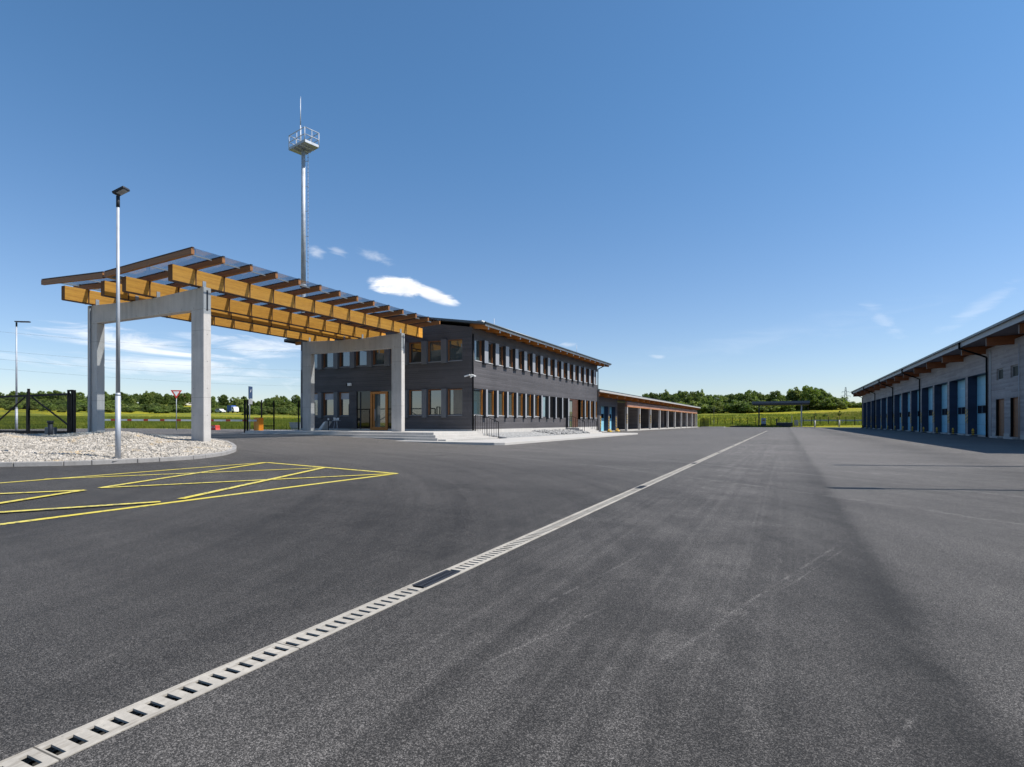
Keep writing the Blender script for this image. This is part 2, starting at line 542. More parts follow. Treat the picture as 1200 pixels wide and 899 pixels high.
asphalt = make_asphalt()
meadow = make_field()
gravel = make_stone()
yellow_paint = make_marking()
paving = concrete('paving', (0.52, 0.495, 0.46), 0.10)
conc = concrete('fair_concrete', (0.50, 0.475, 0.445))
conc_light = concrete('channel_concrete', (0.45, 0.41, 0.35), 0.2, 1.005)
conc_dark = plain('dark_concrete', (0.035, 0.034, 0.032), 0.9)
kerbstone = concrete('kerbstone', (0.33, 0.315, 0.30), 0.2)
cladding = boards('charcoal_boards', (0.086, 0.080, 0.083), 0.125, 0.14, 0.62, 0.08, 0.6)
silver_boards = boards('silver_boards', (0.335, 0.305, 0.295), 0.135, 0.16, 0.8, 0.24, 0.6)
brown_boards = boards('brown_boards', (0.33, 0.175, 0.125), 0.12, 0.2, 0.7, 0.25, 0.5)
glulam = timber('glulam', (0.72, 0.355, 0.048), (0.47, 0.19, 0.022))
rafter_wood = timber('rafter_wood', (0.30, 0.125, 0.030), (0.18, 0.068, 0.016))
red_wood = timber('red_wood', (0.30, 0.10, 0.035), (0.18, 0.055, 0.02))
dark_wood = timber('dark_wood', (0.09, 0.035, 0.015), (0.05, 0.02, 0.01))
orange_wood = timber('orange_wood', (0.52, 0.20, 0.03), (0.38, 0.13, 0.02))
endgrain = plain('endgrain', (0.13, 0.06, 0.022), 0.8)
frame_wood = timber('frame_wood', (0.27, 0.115, 0.045), (0.17, 0.068, 0.028))
fin_lit = plain('fin_lit', (0.27, 0.275, 0.29), 0.5, 0, 0.06, 1.0)  # paler fin tone, the sunlit side put into the colour
fin_dark = plain('fin_dark', (0.115, 0.12, 0.13), 0.55, 0, 0.08, 1.0)
glass = window_glass('window_glass', (0.034, 0.050, 0.050), 2.5)
pane_matt = plain('matt_pane', (0.02, 0.026, 0.024), 0.5, 0, 0.3, 1.5, spec=0.15)
glass_dark = window_glass('dark_glass', (0.006, 0.008, 0.012), 1.55)
roof_glass = clear_glass('roof_glass', (0.76, 0.80, 0.83), 0.5)
blind = plain('blind', (0.42, 0.43, 0.46), 0.8)
galv = plain('galvanised_steel', (0.42, 0.445, 0.485), 0.55, 0.30, 0.18, 2.5)
galv_dull = plain('dull_steel', (0.32, 0.345, 0.38), 0.55, 0.3, 0.16, 2.5)
black_steel = plain('black_steel', (0.006, 0.006, 0.007), 0.6, spec=0.15)
dark_steel = plain('dark_steel', (0.035, 0.036, 0.041), 0.55, 0.0, spec=0.3)
roof_metal = plain('roof_sheet', (0.075, 0.09, 0.10), 0.4, 0.3)
grey_trim = plain('grey_trim', (0.30, 0.31, 0.325), 0.5)
white_trim = plain('white_trim', (0.62, 0.62, 0.60), 0.55)
soffit = plain('soffit', (0.17, 0.15, 0.17), 0.8)
door_blue = plain('door_blue', (0.24, 0.53, 0.66), 0.45, 0, 0.07, 0.8)
navy = boards('navy_panel', (0.028, 0.045, 0.085), 0.3, 0.10, 0.5, 0.06, 0.4)
white = plain('white_paint', (0.72, 0.72, 0.70), 0.5)
red = plain('red_paint', (0.50, 0.045, 0.03), 0.5)
orange = plain('orange_paint', (0.80, 0.25, 0.015), 0.45)
yellow = plain('yellow_coat', (0.70, 0.42, 0.02), 0.5)
black = plain('black_coat', (0.015, 0.015, 0.015), 0.6)
def hazard_mat():
    m, g, b = base_mat('hazard_stripes')
    s = g.sep(wpos(g))
    f = g.m('FRACT', g.m('DIVIDE', g.m('ADD', s[2], g.m('MULTIPLY', s[1], 0.8)), 0.30))
    g.put(b.inputs['Base Color'], g.mix(g.ss(f, 0.48, 0.52), (0.70, 0.42, 0.02), (0.015, 0.015, 0.015)))
    b.inputs['Roughness'].default_value = 0.5
    return m


hazard = hazard_mat()
blue = plain('blue_paint', (0.03, 0.09, 0.30), 0.5)
navy_sign = plain('navy_sign', (0.02, 0.045, 0.12), 0.4)
grey_plastic = plain('grey_plastic', (0.10, 0.105, 0.115), 0.6)
bark = plain('bark', (0.09, 0.065, 0.045), 0.95, 0, 0.3, 6)
pale_bark = plain('pale_guard', (0.5, 0.46, 0.40), 0.9)
roof_tile = plain('tile_roof', (0.25, 0.10, 0.06), 0.8)
plaster = plain('plaster', (0.6, 0.57, 0.5), 0.85)
leaf_dark = foliage('leaf_dark', (0.07, 0.11, 0.03), (0.165, 0.205, 0.055))
leaf_mid = foliage('leaf_mid', (0.09, 0.135, 0.032), (0.205, 0.245, 0.06))
leaf_light = foliage('leaf_light', (0.13, 0.17, 0.045), (0.26, 0.28, 0.085))
leaf_blue = foliage('leaf_conifer', (0.035, 0.072, 0.026), (0.085, 0.125, 0.04))
leaf_grey = foliage('leaf_grey', (0.10, 0.115, 0.09), (0.20, 0.20, 0.16), 3.0)
grass_mat = foliage('grass', (0.085, 0.12, 0.018), (0.19, 0.20, 0.03), 0.3)
rockmat = plain('grey_rock', (0.26, 0.255, 0.25), 0.9, 0, 0.4, 5, 0.6, 18)


# ------------------------------------------------------------------ mesh helpers
class MB:
    def __init__(self):
        self.v = []
        self.f = []
        self.smooth = []

    def add(self, vs, fs, smooth=False):
        o = len(self.v)
        self.v += [tuple(x) for x in vs]
        for f in fs:
            self.f.append([i + o for i in f])
            self.smooth.append(smooth)
        return self

    def box(self, x0, x1, y0, y1, z0, z1):
        if x0 > x1: x0, x1 = x1, x0
        if y0 > y1: y0, y1 = y1, y0
        if z0 > z1: z0, z1 = z1, z0
        vs = [(x, y, z) for z in (z0, z1) for y in (y0, y1) for x in (x0, x1)]
        return self.add(vs, [(0, 2, 3, 1), (4, 5, 7, 6), (0, 1, 5, 4), (2, 6, 7, 3), (0, 4, 6, 2), (1, 3, 7, 5)])

    def hexa(self, p):
        """8 corner points ordered as in box (z,y,x)"""
        return self.add(p, [(0, 2, 3, 1), (4, 5, 7, 6), (0, 1, 5, 4), (2, 6, 7, 3), (0, 4, 6, 2), (1, 3, 7, 5)])

    def bar(self, p0, p1, wd, ht, up=(0, 0, 1)):
        """rectangular bar between two points"""
        p0, p1 = Vector(p0), Vector(p1)
        d = (p1 - p0).normalized()
        up = Vector(up)
        s = d.cross(up)
        if s.length < 1e-4:
            s = d.cross(Vector((1, 0, 0)))
        s.normalize()
        u = s.cross(d).normalized()
        s, u = s * wd / 2, u * ht / 2
        vs = [p0 - s - u, p0 + s - u, p0 + s + u, p0 - s + u, p1 - s - u, p1 + s - u, p1 + s + u, p1 - s + u]
        return self.add(vs, [(3, 2, 1, 0), (4, 5, 6, 7), (0, 1, 5, 4), (1, 2, 6, 5), (2, 3, 7, 6), (3, 0, 4, 7)])

    def tube(self, p0, p1, r0, r1=None, n=10, cap=True):
        r1 = r0 if r1 is None else r1
        p0, p1 = Vector(p0), Vector(p1)
        d = (p1 - p0).normalized()
        a = d.orthogonal().normalized()
        b = d.cross(a)
        vs = []
        for p, r in ((p0, r0), (p1, r1)):
            for i in range(n):
                t = 2 * math.pi * i / n
                vs.append(p + (a * math.cos(t) + b * math.sin(t)) * r)
        self.add(vs, [(i, (i + 1) % n, n + (i + 1) % n, n + i) for i in range(n)], True)
        if cap:
            o = len(self.v) - 2 * n
            self.f.append([o + i for i in reversed(range(n))])
            self.f.append([o + n + i for i in range(n)])
            self.smooth += [False, False]
        return self

    def path(self, pts, r, n=8):
        for a, b in zip(pts[:-1], pts[1:]):
            self.tube(a, b, r, r, n)
        return self

    def prism(self, poly, axis, a0, a1):
        """extrude polygon [(u,v)] along axis ('x': poly in yz, 'y': poly in xz, 'z': poly in xy)"""
        def mk(u, v, a):
            return {'x': (a, u, v), 'y': (u, a, v), 'z': (u, v, a)}[axis]
        n = len(poly)
        vs = [mk(u, v, a0) for u, v in poly] + [mk(u, v, a1) for u, v in poly]
        fs = [tuple(range(n)), tuple(range(2 * n - 1, n - 1, -1))]
        fs += [(i, n + i, n + (i + 1) % n, (i + 1) % n) for i in range(n)]
        return self.add(vs, fs)

    def build(self, name, mat, parent=None, origin=None, bevel=0.0):
        if parent is not None:
            org = parent_world(parent) if origin is None else Vector(origin)
        else:
            org = Vector(origin) if origin is not None else Vector((0, 0, 0))
        me = bpy.data.meshes.new(name)
        me.from_pydata([(x - org[0], y - org[1], z - org[2]) for x, y, z in self.v], [], self.f)
        me.polygons.foreach_set('use_smooth', self.smooth)
        bm = bmesh.new()
        bm.from_mesh(me)
        bmesh.ops.recalc_face_normals(bm, faces=bm.faces)
        bm.to_mesh(me)
        bm.free()
        me.materials.append(mat)
        o = bpy.data.objects.new(name, me)
        C.objects.link(o)
        if parent is not None:
            o.parent = parent
            o.location = org - parent_world(parent)
        else:
            o.location = org
        if bevel:
            bv = o.modifiers.new('Bevel', 'BEVEL')
            bv.width = bevel
            bv.segments = 2
            bv.limit_method = 'ANGLE'
        return o


def parent_world(o):
    v = Vector(o.location)
    while o.parent is not None:
        o = o.parent
        v = v + Vector(o.location)
    return v


def tag(o, label, cat, group=None):
    o['label'] = label
    o['category'] = cat
    if group:
        o['group'] = group
    return o


def thing(name, label, cat, loc=(0, 0, 0), group=None):
    o = bpy.data.objects.new(name, None)
    o.empty_display_size = 0.3
    C.objects.link(o)
    o.location = loc
    return tag(o, label, cat, group)


def struct(o):
    o['kind'] = 'structure'
    return o


def copy_tree(o, parent=None):
    c = o.copy()
    C.objects.link(c)
    c.parent = parent
    for ch in [x for x in C.objects if x.parent == o]:
        copy_tree(ch, c)
    return c


def sstep(x):
    x = np.clip(x, 0, 1)
    return x * x * (3 - 2 * x)


def A(x, y):
    """height of the asphalt: flat yard, rising gently to the gate side"""
    return 0.36 * sstep((-x - 13.0) / 14.0) * (1 - sstep((y - 34.0) / 16.0) * (1 - sstep((-x - 33.0) / 3.0)))


def Af(x, y):
    return float(A(np.float64(x), np.float64(y)))


def ground_at(px, py, z=None):
    """pixel of the photograph -> point on the asphalt"""
    zz = 0.0 if z is None else z
    a = (px - 600) / 660
    for _ in range(12):
        d = (CAM_H - zz) * 660 / (py - 495)
        x, y = d * (a * CO - SI), d * (CO + a * SI)
        if z is None:
            zz = Af(x, y)
    return x, y, zz


# ------------------------------------------------------------------ terrain and yard
def Gz(x, y):
    dA = np.hypot(np.maximum(0, -75 - x), np.maximum(0, y - 42))
    ga = 0.36 + np.minimum(dA, 100) * 0.026 + np.maximum(0, np.minimum(dA - 100, 230)) * 0.044
    dB = np.maximum(0, y - 138)
    gb = -0.02 + np.minimum(dB, 100) * 0.0575 + np.maximum(0, np.minimum(dB - 100, 200)) * 0.01
    ga = 0.36 + (ga - 0.36) * sstep((y + 70) / 70.0)
    wgt = sstep((-x - 34) / 20.0)
    wig = (np.sin(x * 0.031 + 1.3) * np.cos(y * 0.023) + 0.5 * np.sin(x * 0.07 + y * 0.05)) * 0.6 * np.clip(np.minimum(dA, np.maximum(dB, 1e-3) + 1e3 * (wgt > .5)) / 120, 0, 1)
    return wgt * ga + (1 - wgt) * gb + wig


def in_yard(x, y, mrg):
    r1 = (x > -33 + mrg) & (y < 138 - mrg)
    r2 = (x > -75 + mrg) & (y < 42 - mrg)
    return r1 | r2


xs = np.unique(np.concatenate([np.arange(-900, -120, 20), np.arange(-120, -30, 4), np.arange(-30, 60, 5), np.arange(60, 700, 20),
                               [-75.6, -75.0, -34.0, -33.6, -33.0, -32.6, 699]]))
ys = np.unique(np.concatenate([np.arange(-700, -60, 40), np.arange(-60, 140, 5), np.arange(140, 300, 5), np.arange(300, 900, 20),
                               [41.4, 42.0, 42.6, 137.4, 138.0, 138.6, 899]]))
gx, gy = np.meshgrid(xs, ys)
gz = Gz(gx, gy)
ins = in_yard(gx, gy, 0.45)
edge = in_yard(gx, gy, -0.3)
gz = np.where(edge, np.minimum(gz, A(gx, gy) - 0.012), gz)
gz = np.where(ins, -0.35, gz)
nx, ny = len(xs), len(ys)
vv = np.stack([gx.ravel(), gy.ravel(), gz.ravel()], 1)
ff = [(j * nx + i, j * nx + i + 1, (j + 1) * nx + i + 1, (j + 1) * nx + i) for j in range(ny - 1) for i in range(nx - 1)]
me = bpy.data.meshes.new('ground')
me.from_pydata(vv.tolist(), [], ff)
me.polygons.foreach_set('use_smooth', [True] * len(ff))
me.materials.append(meadow)
ground = struct(bpy.data.objects.new('ground', me))
C.objects.link(ground)

# asphalt sheets, leaving a real gap for the drainage channel
CH_X, CH_W = -2.208, 0.172
CH_Y0, CH_Y1 = -3.0, 79.0


def sheet(mb, xl, yl):
    for i in range(len(xl) - 1):
        for j in range(len(yl) - 1):
            q = [(xl[i], yl[j]), (xl[i + 1], yl[j]), (xl[i + 1], yl[j + 1]), (xl[i], yl[j + 1])]
            mb.add([(x, y, Af(x, y)) for x, y in q], [(0, 1, 2, 3)], True)


mb = MB()
c0, c1 = CH_X - CH_W / 2, CH_X + CH_W / 2
yl_all = [-40, CH_Y0] + list(np.arange(0, 79, 4.0)) + [CH_Y1] + list(np.arange(84, 138, 6)) + [138]
sheet(mb, list(np.arange(-33, -12, 1.5)) + [-12, -8, c0], yl_all)
sheet(mb, [c1, 2, 8, 14, 45], yl_all)
sheet(mb, [c0, c1], [-40, CH_Y0])
sheet(mb, [c0, c1], [y for y in yl_all if y >= CH_Y1])
sheet(mb, list(np.arange(-75, -33, 3.0)) + [-33], [-20, -10, 0, 5, 10, 14, 18, 22, 26, 30, 34, 38, 42])
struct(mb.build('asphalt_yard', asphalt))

# yellow hatched box, lines taken from the photograph onto the ground
lines = [((0, 615), (465, 555.2)), ((465, 555.2), (312, 542.2)), ((312, 542.2), (0, 566.5)), ((380, 548.6), (52, 562)),
         ((118, 572.2), (312, 542.4)), ((118, 572.4), (463, 555.6)), ((212, 585.6), (380, 548.6)), ((0, 579.6), (98, 575.5)),
         ((0, 591), (98, 575.5)), ((0, 602), (188, 589.4))]
mb = MB()
for k, (a, b) in enumerate(lines):
    p, q = Vector(ground_at(*a)), Vector(ground_at(*b))
    if a[0] == 0 or b[0] == 0:     # carry on beyond the frame
        if a[0] == 0:
            p = p + (p - q).normalized() * 2.5
        else:
            q = q + (q - p).normalized() * 2.5
    d = (q - p).normalized()
    s = Vector((-d.y, d.x, 0)).normalized() * 0.062
    n = max(2, int((q - p).length / 0.6))
    pts = [p + (q - p) * (i / n) for i in range(n + 1)]
    for u, v_ in zip(pts[:-1], pts[1:]):
        vs = [u - s, v_ - s, v_ + s, u + s]
        mb.add([(x.x, x.y, Af(x.x, x.y) + 0.005 + 0.0016 * k) for x in vs], [(0, 1, 2, 3)])
struct(mb.build('road_marking', yellow_paint))

# pavement in front of the offices
mb = MB()
mb.box(-31.5, -12.6, 23.95, 25.55, -0.1, 0.125)
mb.box(-15.4, -12.2, 25.55, 51.5, -0.1, 0.125)
mb.box(-17.5, -15.4, 47.0, 51.5, -0.1, 0.122)
mb.prism([(-12.6, 23.95), (-12.2, 24.3), (-12.2, 25.55), (-12.6, 25.55)], 'z', -0.1, 0.125)
struct(mb.build('pavement', paving, bevel=0.015))

# ------------------------------------------------------------------ gravel island
isl = [(-18.6, 4.2), (-17.3, 5.6), (-16.3, 6.9), (-15.75, 7.7), (-15.45, 8.6), (-15.35, 9.7), (-15.4, 10.7), (-15.8, 11.7), (-16.5, 12.7), (-17.4, 13.6),
       (-18.7, 14.6), (-20.7, 15.9), (-23.2, 16.8), (-26.0, 17.1), (-29.0, 17.1), (-29.9, 15.7), (-36.0, 15.7), (-44.0, 15.7), (-44.0, 4.2), (-30, 4.2)]
mb = MB()
front = isl[0:16]
seglens = [1.0, 0.5, 0.98, 0.52, 0.9, 0.48]
pts = [Vector((x, y, 0)) for x, y in front]
# resample the curve
dense = []
for a, b in zip(pts[:-1], pts[1:]):
    for i in range(12):
        dense.append(a + (b - a) * (i / 12))
dense.append(pts[-1])
kx = 0
acc_l = 0
start = dense[0]
si = 0
for i in range(1, len(dense)):
    acc_l += (dense[i] - dense[i - 1]).length
    if acc_l >= seglens[si % 6]:
        a, b = start, dense[i]
        d = (b - a).normalized()
        a2, b2 = a + d * 0.008, b - d * 0.008
        nrm = Vector((d.y, -d.x, 0)) * 0.14
        hz = 0.11 + random.Random(si).uniform(-0.008, 0.008)
        pp = []
        for zz in (-0.05, hz):
            for off in (0.0, 1.0):
                for e in (a2, b2):
                    q = e + nrm * (-off)
                    pp.append((q.x, q.y, Af(q.x, q.y) + zz))
        mb.hexa(pp)
        start = dense[i]
        acc_l = 0
        si += 1
struct(mb.build('kerb', kerbstone, bevel=0.012))


def poly_inside(px, py, poly):
    inside = np.zeros(px.shape, bool)
    n = len(poly)
    j = n - 1
    for i in range(n):
        xi, yi = poly[i]
        xj, yj = poly[j]
        cond = ((yi > py) != (yj > py)) & (px < (xj - xi) * (py - yi) / (yj - yi + 1e-12) + xi)
        inside ^= cond
        j = i
    return inside


def poly_dist(px, py, poly):
    d = np.full(px.shape, 1e9)
    n = len(poly)
    for i in range(n):
        x0, y0 = poly[i]
        x1, y1 = poly[(i + 1) % n]
        dx, dy = x1 - x0, y1 - y0
        t = np.clip(((px - x0) * dx + (py - y0) * dy) / (dx * dx + dy * dy), 0, 1)
        d = np.minimum(d, np.hypot(px - x0 - t * dx, py - y0 - t * dy))
    return d


def gravel_z(x, y):
    d = poly_dist(x, y, isl)
    base = A(x, y) + 0.075 + 0.05 * sstep((d - 0.1) / 0.8)
    b1 = 0.25 * np.exp(-(((x + 21.6) / 2.0) ** 2 + ((y - 12.1) / 1.35) ** 2))
    b1 += 0.25 * np.exp(-(((x + 24.4) / 2.0) ** 2 + ((y - 13.2) / 1.35) ** 2))
    b2 = 0.15 * np.exp(-(((x + 27.0) / 2.6) ** 2 + ((y - 10.1) / 1.3) ** 2))
    b3 = 0.05 * np.sin(x * 1.7) * np.cos(y * 2.1)
    return base + (b1 + b2) * sstep(d / 1.2) + b3 * sstep(d / 1.0)


gxs = np.arange(-44, -15, 0.25)
gys = np.arange(4, 17.4, 0.25)
X, Y = np.meshgrid(gxs, gys)
inn = poly_inside(X, Y, isl) | (poly_dist(X, Y, isl) < 0.02)
Z = gravel_z(X, Y)
idx = -np.ones(X.shape, int)
mbv, mbf = [], []
n_ = len(gxs)
for j in range(len(gys) - 1):
    for i in range(len(gxs) - 1):
        if inn[j, i] and inn[j + 1, i] and inn[j, i + 1] and inn[j + 1, i + 1]:
            q = []
            for jj, ii in ((j, i), (j, i + 1), (j + 1, i + 1), (j + 1, i)):
                if idx[jj, ii] < 0:
                    idx[jj, ii] = len(mbv)
                    mbv.append((X[jj, ii], Y[jj, ii], Z[jj, ii]))
                q.append(idx[jj, ii])
            mbf.append(q)
me = bpy.data.meshes.new('gravel_bed')
me.from_pydata(mbv, [], mbf)
me.polygons.foreach_set('use_smooth', [True] * len(mbf))
me.materials.append(gravel)
o = struct(bpy.data.objects.new('gravel_bed', me))
C.objects.link(o)


def stones(name, xs_, ys_, zs_, size, seed, mat, label, cat):
    rng = np.random.default_rng(seed)
    n = len(xs_)
    octv = np.array([(1, 0, 0), (-1, 0, 0), (0, 1, 0), (0, -1, 0), (0, 0, 1), (0, 0, -1), (.62, .62, .5), (-.62, .62, .45), (-.6, -.62, .5), (.62, -.6, .45)], float)
    octf = np.array([(4, 6, 7), (4, 7, 8), (4, 8, 9), (4, 9, 6), (0, 2, 6), (2, 1, 7), (1, 3, 8), (3, 0, 9), (6, 2, 7), (7, 1, 8), (8, 3, 9), (9, 0, 6),
                     (5, 2, 0), (5, 1, 2), (5, 3, 1), (5, 0, 3)])
    sc = size * rng.uniform(0.5, 1.25, (n, 1)) * rng.uniform(0.65, 1.2, (n, 3))
    jit = rng.uniform(-.22, .22, (n, len(octv), 3))
    v = (octv[None] + jit) * sc[:, None, :]
    a = rng.uniform(0, 6.283, n)
    b = rng.uniform(-.7, .7, n)
    ca, sa, cb, sb = np.cos(a), np.sin(a), np.cos(b), np.sin(b)
    x = v[..., 0] * cb[:, None] - v[..., 2] * sb[:, None]
    z = v[..., 0] * sb[:, None] + v[..., 2] * cb[:, None]
    y = v[..., 1]
    x2 = x * ca[:, None] - y * sa[:, None]
    y2 = x * sa[:, None] + y * ca[:, None]
    V = np.stack([x2 + xs_[:, None], y2 + ys_[:, None], z + zs_[:, None]], -1).reshape(-1, 3)
    F = (octf[None] + (np.arange(n) * len(octv))[:, None, None]).reshape(-1, 3)
    me = bpy.data.meshes.new(name)
    me.vertices.add(len(V))
    me.vertices.foreach_set('co', V.ravel())
    me.loops.add(F.size)
    me.loops.foreach_set('vertex_index', F.ravel())
    me.polygons.add(len(F))
    me.polygons.foreach_set('loop_start', np.arange(0, F.size, 3))
    me.polygons.foreach_set('loop_total', np.full(len(F), 3))
    me.update()
    me.validate()
    me.materials.append(mat)
    o = bpy.data.objects.new(name, me)
    C.objects.link(o)
    o['kind'] = 'stuff'
    o['label'] = label
    o['category'] = cat
    return o


rng = np.random.default_rng(5)
sx = rng.uniform(-37, -15.3, 110000)
sy = rng.uniform(4.3, 17.1, 110000)
ok = poly_inside(sx, sy, isl) & (poly_dist(sx, sy, isl) > 0.13) & (sx / sy > -2.75)
sx, sy = sx[ok][:42000], sy[ok][:42000]
stones('gravel', sx, sy, gravel_z(sx, sy) + 0.003, 0.037, 7, gravel, 'pale crushed stone heaped over the kerbed island by the gate', 'gravel')

# ------------------------------------------------------------------ drainage channel
t = thing('drainage_channel', 'pale concrete slotted drain running straight across the dark asphalt', 'drain', (CH_X, 0, 0))
mb = MB()
x0, x1 = c0 + 0.004, c1 - 0.004
pitch = 0.067
grates = [3.33 + 6.2 * k for k in range(-1, 12)]
LW, RW = 0.036, 0.033
mb.box(x0, x0 + 0.010, CH_Y0, CH_Y1, -0.04, 0.002)
mb.box(x0 + 0.0125, x0 + LW, CH_Y0, CH_Y1, -0.007, 0.002)
mb.box(x1 - RW, x1, CH_Y0, CH_Y1, -0.007, 0.002)
y = CH_Y0 + 0.02
while y < CH_Y1:
    if not any(abs(y - gy_) < 0.235 for gy_ in grates):
        mb.box(x0 + LW - 0.0002, x1 - RW + 0.0002, y, y + 0.041, -0.007, 0.0018)
    y += pitch
mb.build('channel_body', conc_light, t)
tr_ = MB()
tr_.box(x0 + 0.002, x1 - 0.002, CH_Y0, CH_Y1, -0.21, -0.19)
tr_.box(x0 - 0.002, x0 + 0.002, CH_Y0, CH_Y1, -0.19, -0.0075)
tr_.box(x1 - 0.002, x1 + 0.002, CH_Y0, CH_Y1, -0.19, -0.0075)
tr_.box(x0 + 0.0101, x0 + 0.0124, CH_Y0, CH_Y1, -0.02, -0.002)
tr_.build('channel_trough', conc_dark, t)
for gy_ in grates:
    if gy_ > CH_Y1: continue
    mb = MB()
    mb.box(x0 + 0.024, x0 + 0.042, gy_ - 0.215, gy_ + 0.215, -0.03, 0.006)
    mb.box(x1 - 0.042, x1 - 0.024, gy_ - 0.215, gy_ + 0.215, -0.03, 0.006)
    k = gy_ - 0.21
    while k < gy_ + 0.205:
        mb.box(x0 + 0.041, x1 - 0.041, k, k + 0.012, -0.03, 0.0055)
        k += 0.024
    mb.box((x0 + x1) / 2 - 0.006, (x0 + x1) / 2 + 0.006, gy_ - 0.212, gy_ + 0.212, -0.028, 0.0045)
    mb.build('grate', dark_steel, t)

# ------------------------------------------------------------------ entrance canopy
t = thing('entrance_canopy', 'gate canopy of orange timber beams and glass on two concrete portal frames', 'canopy', (-24.2, 21, 0.3))
FX = ((-21.04, -20.30), (-28.20, -27.46))
for (y0, y1, zb) in ((14.4, 14.72, 0.15), (26.9, 27.22, 0.55)):
    fr = MB()
    for (xa, xb) in FX:
        fr.box(xa, xb, y0, y1, zb - (0.2 if y0 < 20 else 0.0), 5.5)
    fr.prism([(-28.20, 5.5), (-20.30, 5.5), (-20.30, 6.36), (-23.2, 6.225), (-25.2, 6.225), (-28.20, 6.33)], 'y', y0, y1)
    f = fr.build('concrete_frame', conc, t, bevel=0.018)
    MB().box(-20.302, -20.294, y0 + 0.12, y0 + 0.19, 5.45, 6.25).build('steel_insert', dark_steel, f)
    # rainwater pipe on the gate side column
    if y0 < 20:
        MB().tube((-27.9, y0 - 0.05, 0.2), (-27.9, y0 - 0.05, 6.3), 0.035, None, 8).build('conduit', grey_trim, f)
        MB().box(-28.02, -27.92, y0 - 0.03, y0 - 0.002, 1.75, 1.9).build('switch_box', black_steel, f)
beams = [(-20.62, 6.40, 6.985), (-23.5, 6.28, 6.855), (-24.95, 6.26, 6.845), (-27.87, 6.37, 6.955)]
Y_R = [13.0 + 1.218 * k for k in range(14)]
for (bx, z0, z1) in beams:
    b = MB().box(bx - 0.13, bx + 0.13, 13.3, 29.3, z0, z1).build('timber_beam', glulam, t, origin=(bx, 21, z0), bevel=0.006)
    for yr in Y_R[1:]:
        st = MB()
        st.box(bx + 0.131, bx + 0.139, yr - 0.022, yr + 0.022, z0 - 0.03, z1)
        st.box(bx - 0.139, bx - 0.131, yr - 0.022, yr + 0.022, z0 - 0.03, z1)
        st.box(bx - 0.131, bx + 0.131, yr - 0.022, yr + 0.022, z0 - 0.03, z0 - 0.021)
        st.build('steel_strap', dark_wood, b)
    MB().box(bx - 0.128, bx + 0.128, 13.292, 13.299, z0 + .002, z1 - .002).build('end_board', endgrain, b)
    MB().box(bx - 0.1305, bx + 0.1305, 13.31, 29.29, z0 - 0.02, z0 - 0.001).build('bottom_strip', dark_wood, b)
    for y0 in (14.56, 27.06):
        s = MB()
        s.box(bx - 0.015, bx + 0.015, y0 - 0.09, y0 + 0.09, 6.1, z0 - 0.021)
        s.box(bx + 0.137, bx + 0.15, y0 - 0.07, y0 + 0.07, 6.1, z0 + 0.22)
        s.box(bx - 0.15, bx - 0.137, y0 - 0.07, y0 + 0.07, 6.1, z0 + 0.22)
        s.build('steel_bracket', galv, b)


def roof_r(x):      # top of rafters, right slope
    return 7.26 - 0.045 * (-18.9 - x)


def roof_l(x):
    return 7.02 + 0.045 * (-24.25 - x)


for k, yr in enumerate(Y_R):
    wd = 0.06
    for xa, xb, fz in ((-24.18, -18.9, roof_r), (-28.85, -24.30, roof_l)):
        poly = [(xa, fz(xa) - 0.2), (xb, fz(xb) - 0.2), (xb, fz(xb)), (xa, fz(xa))]
        r_ = MB().prism(poly, 'y', yr - wd, yr + wd).build('rafter', rafter_wood, t)
        cp = [(xa - .01, fz(xa) + 0.024), (xb + .02, fz(xb) + 0.024), (xb + .02, fz(xb) + 0.055), (xa - .01, fz(xa) + 0.055)]
        MB().prism(cp, 'y', yr - 0.045, yr + 0.045).build('glazing_bar', dark_wood if k == 0 else dark_steel, r_)
for k in range(13):
    for xa, xb, fz in ((-24.16, -18.87, roof_r), (-28.88, -24.32, roof_l)):
        p = [(xa, fz(xa) + 0.004), (xb, fz(xb) + 0.004), (xb, fz(xb) + 0.022), (xa, fz(xa) + 0.022)]
        g = MB()
        g.prism(p, 'y', Y_R[k] + 0.004, Y_R[k + 1] - 0.004)
        g.build('glass_pane', roof_glass, t)
# light battens under the glass
for bx, fz in ((-19.5, roof_r), (-22.0, roof_r), (-26.4, roof_l), (-28.4, roof_l)):
    MB().box(bx - 0.02, bx + 0.02, Y_R[0], Y_R[-1], fz(bx) - 0.035, fz(bx) - 0.003).build('batten', grey_trim, t)
MB().prism([(-24.36, 6.86), (-24.12, 6.86), (-24.08, 6.99), (-24.11, 6.99), (-24.14, 6.88), (-24.34, 6.88), (-24.37, 6.99), (-24.40, 6.99)], 'y', 12.95, 28.9).build('valley_gutter', roof_metal, t)
MB().box(-28.9, -18.86, 12.90, 12.935, 6.90, 6.91).build('drip_edge', dark_steel, t) if False else None

# ------------------------------------------------------------------ office building
XW, XL, YF, YB = -17.56, -32.0, 30.4, 56.3
office = thing('office_building', 'two storey dark grey timber clad office block with rows of finned windows', 'building', ((XW + XL) / 2, (YF + YB) / 2, 0.3))
REC = 0.14
core = MB()
core.box(XL + REC, XW - REC, YF + REC, YB - REC, 0.0, 6.9)
wall_core = core.build('wall_core', dark_steel, office)
cl_ = MB()
bands = [(0.66, 1.50), (3.24, 4.96), (6.34, 7.02)]
for z0, z1 in bands:
    cl_.box(XW - REC - 0.01, XW, YF, YB, z0, z1)               # right face
    cl_.box(XL, XW - REC - 0.011, YF, YF + REC + 0.01, z0, z1)     # front face
    cl_.box(XL, XL + REC, YF + REC + 0.011, YB, z0, z1)
    cl_.box(XL + REC + .001, XW - REC - .011, YB - REC, YB, z0, z1)
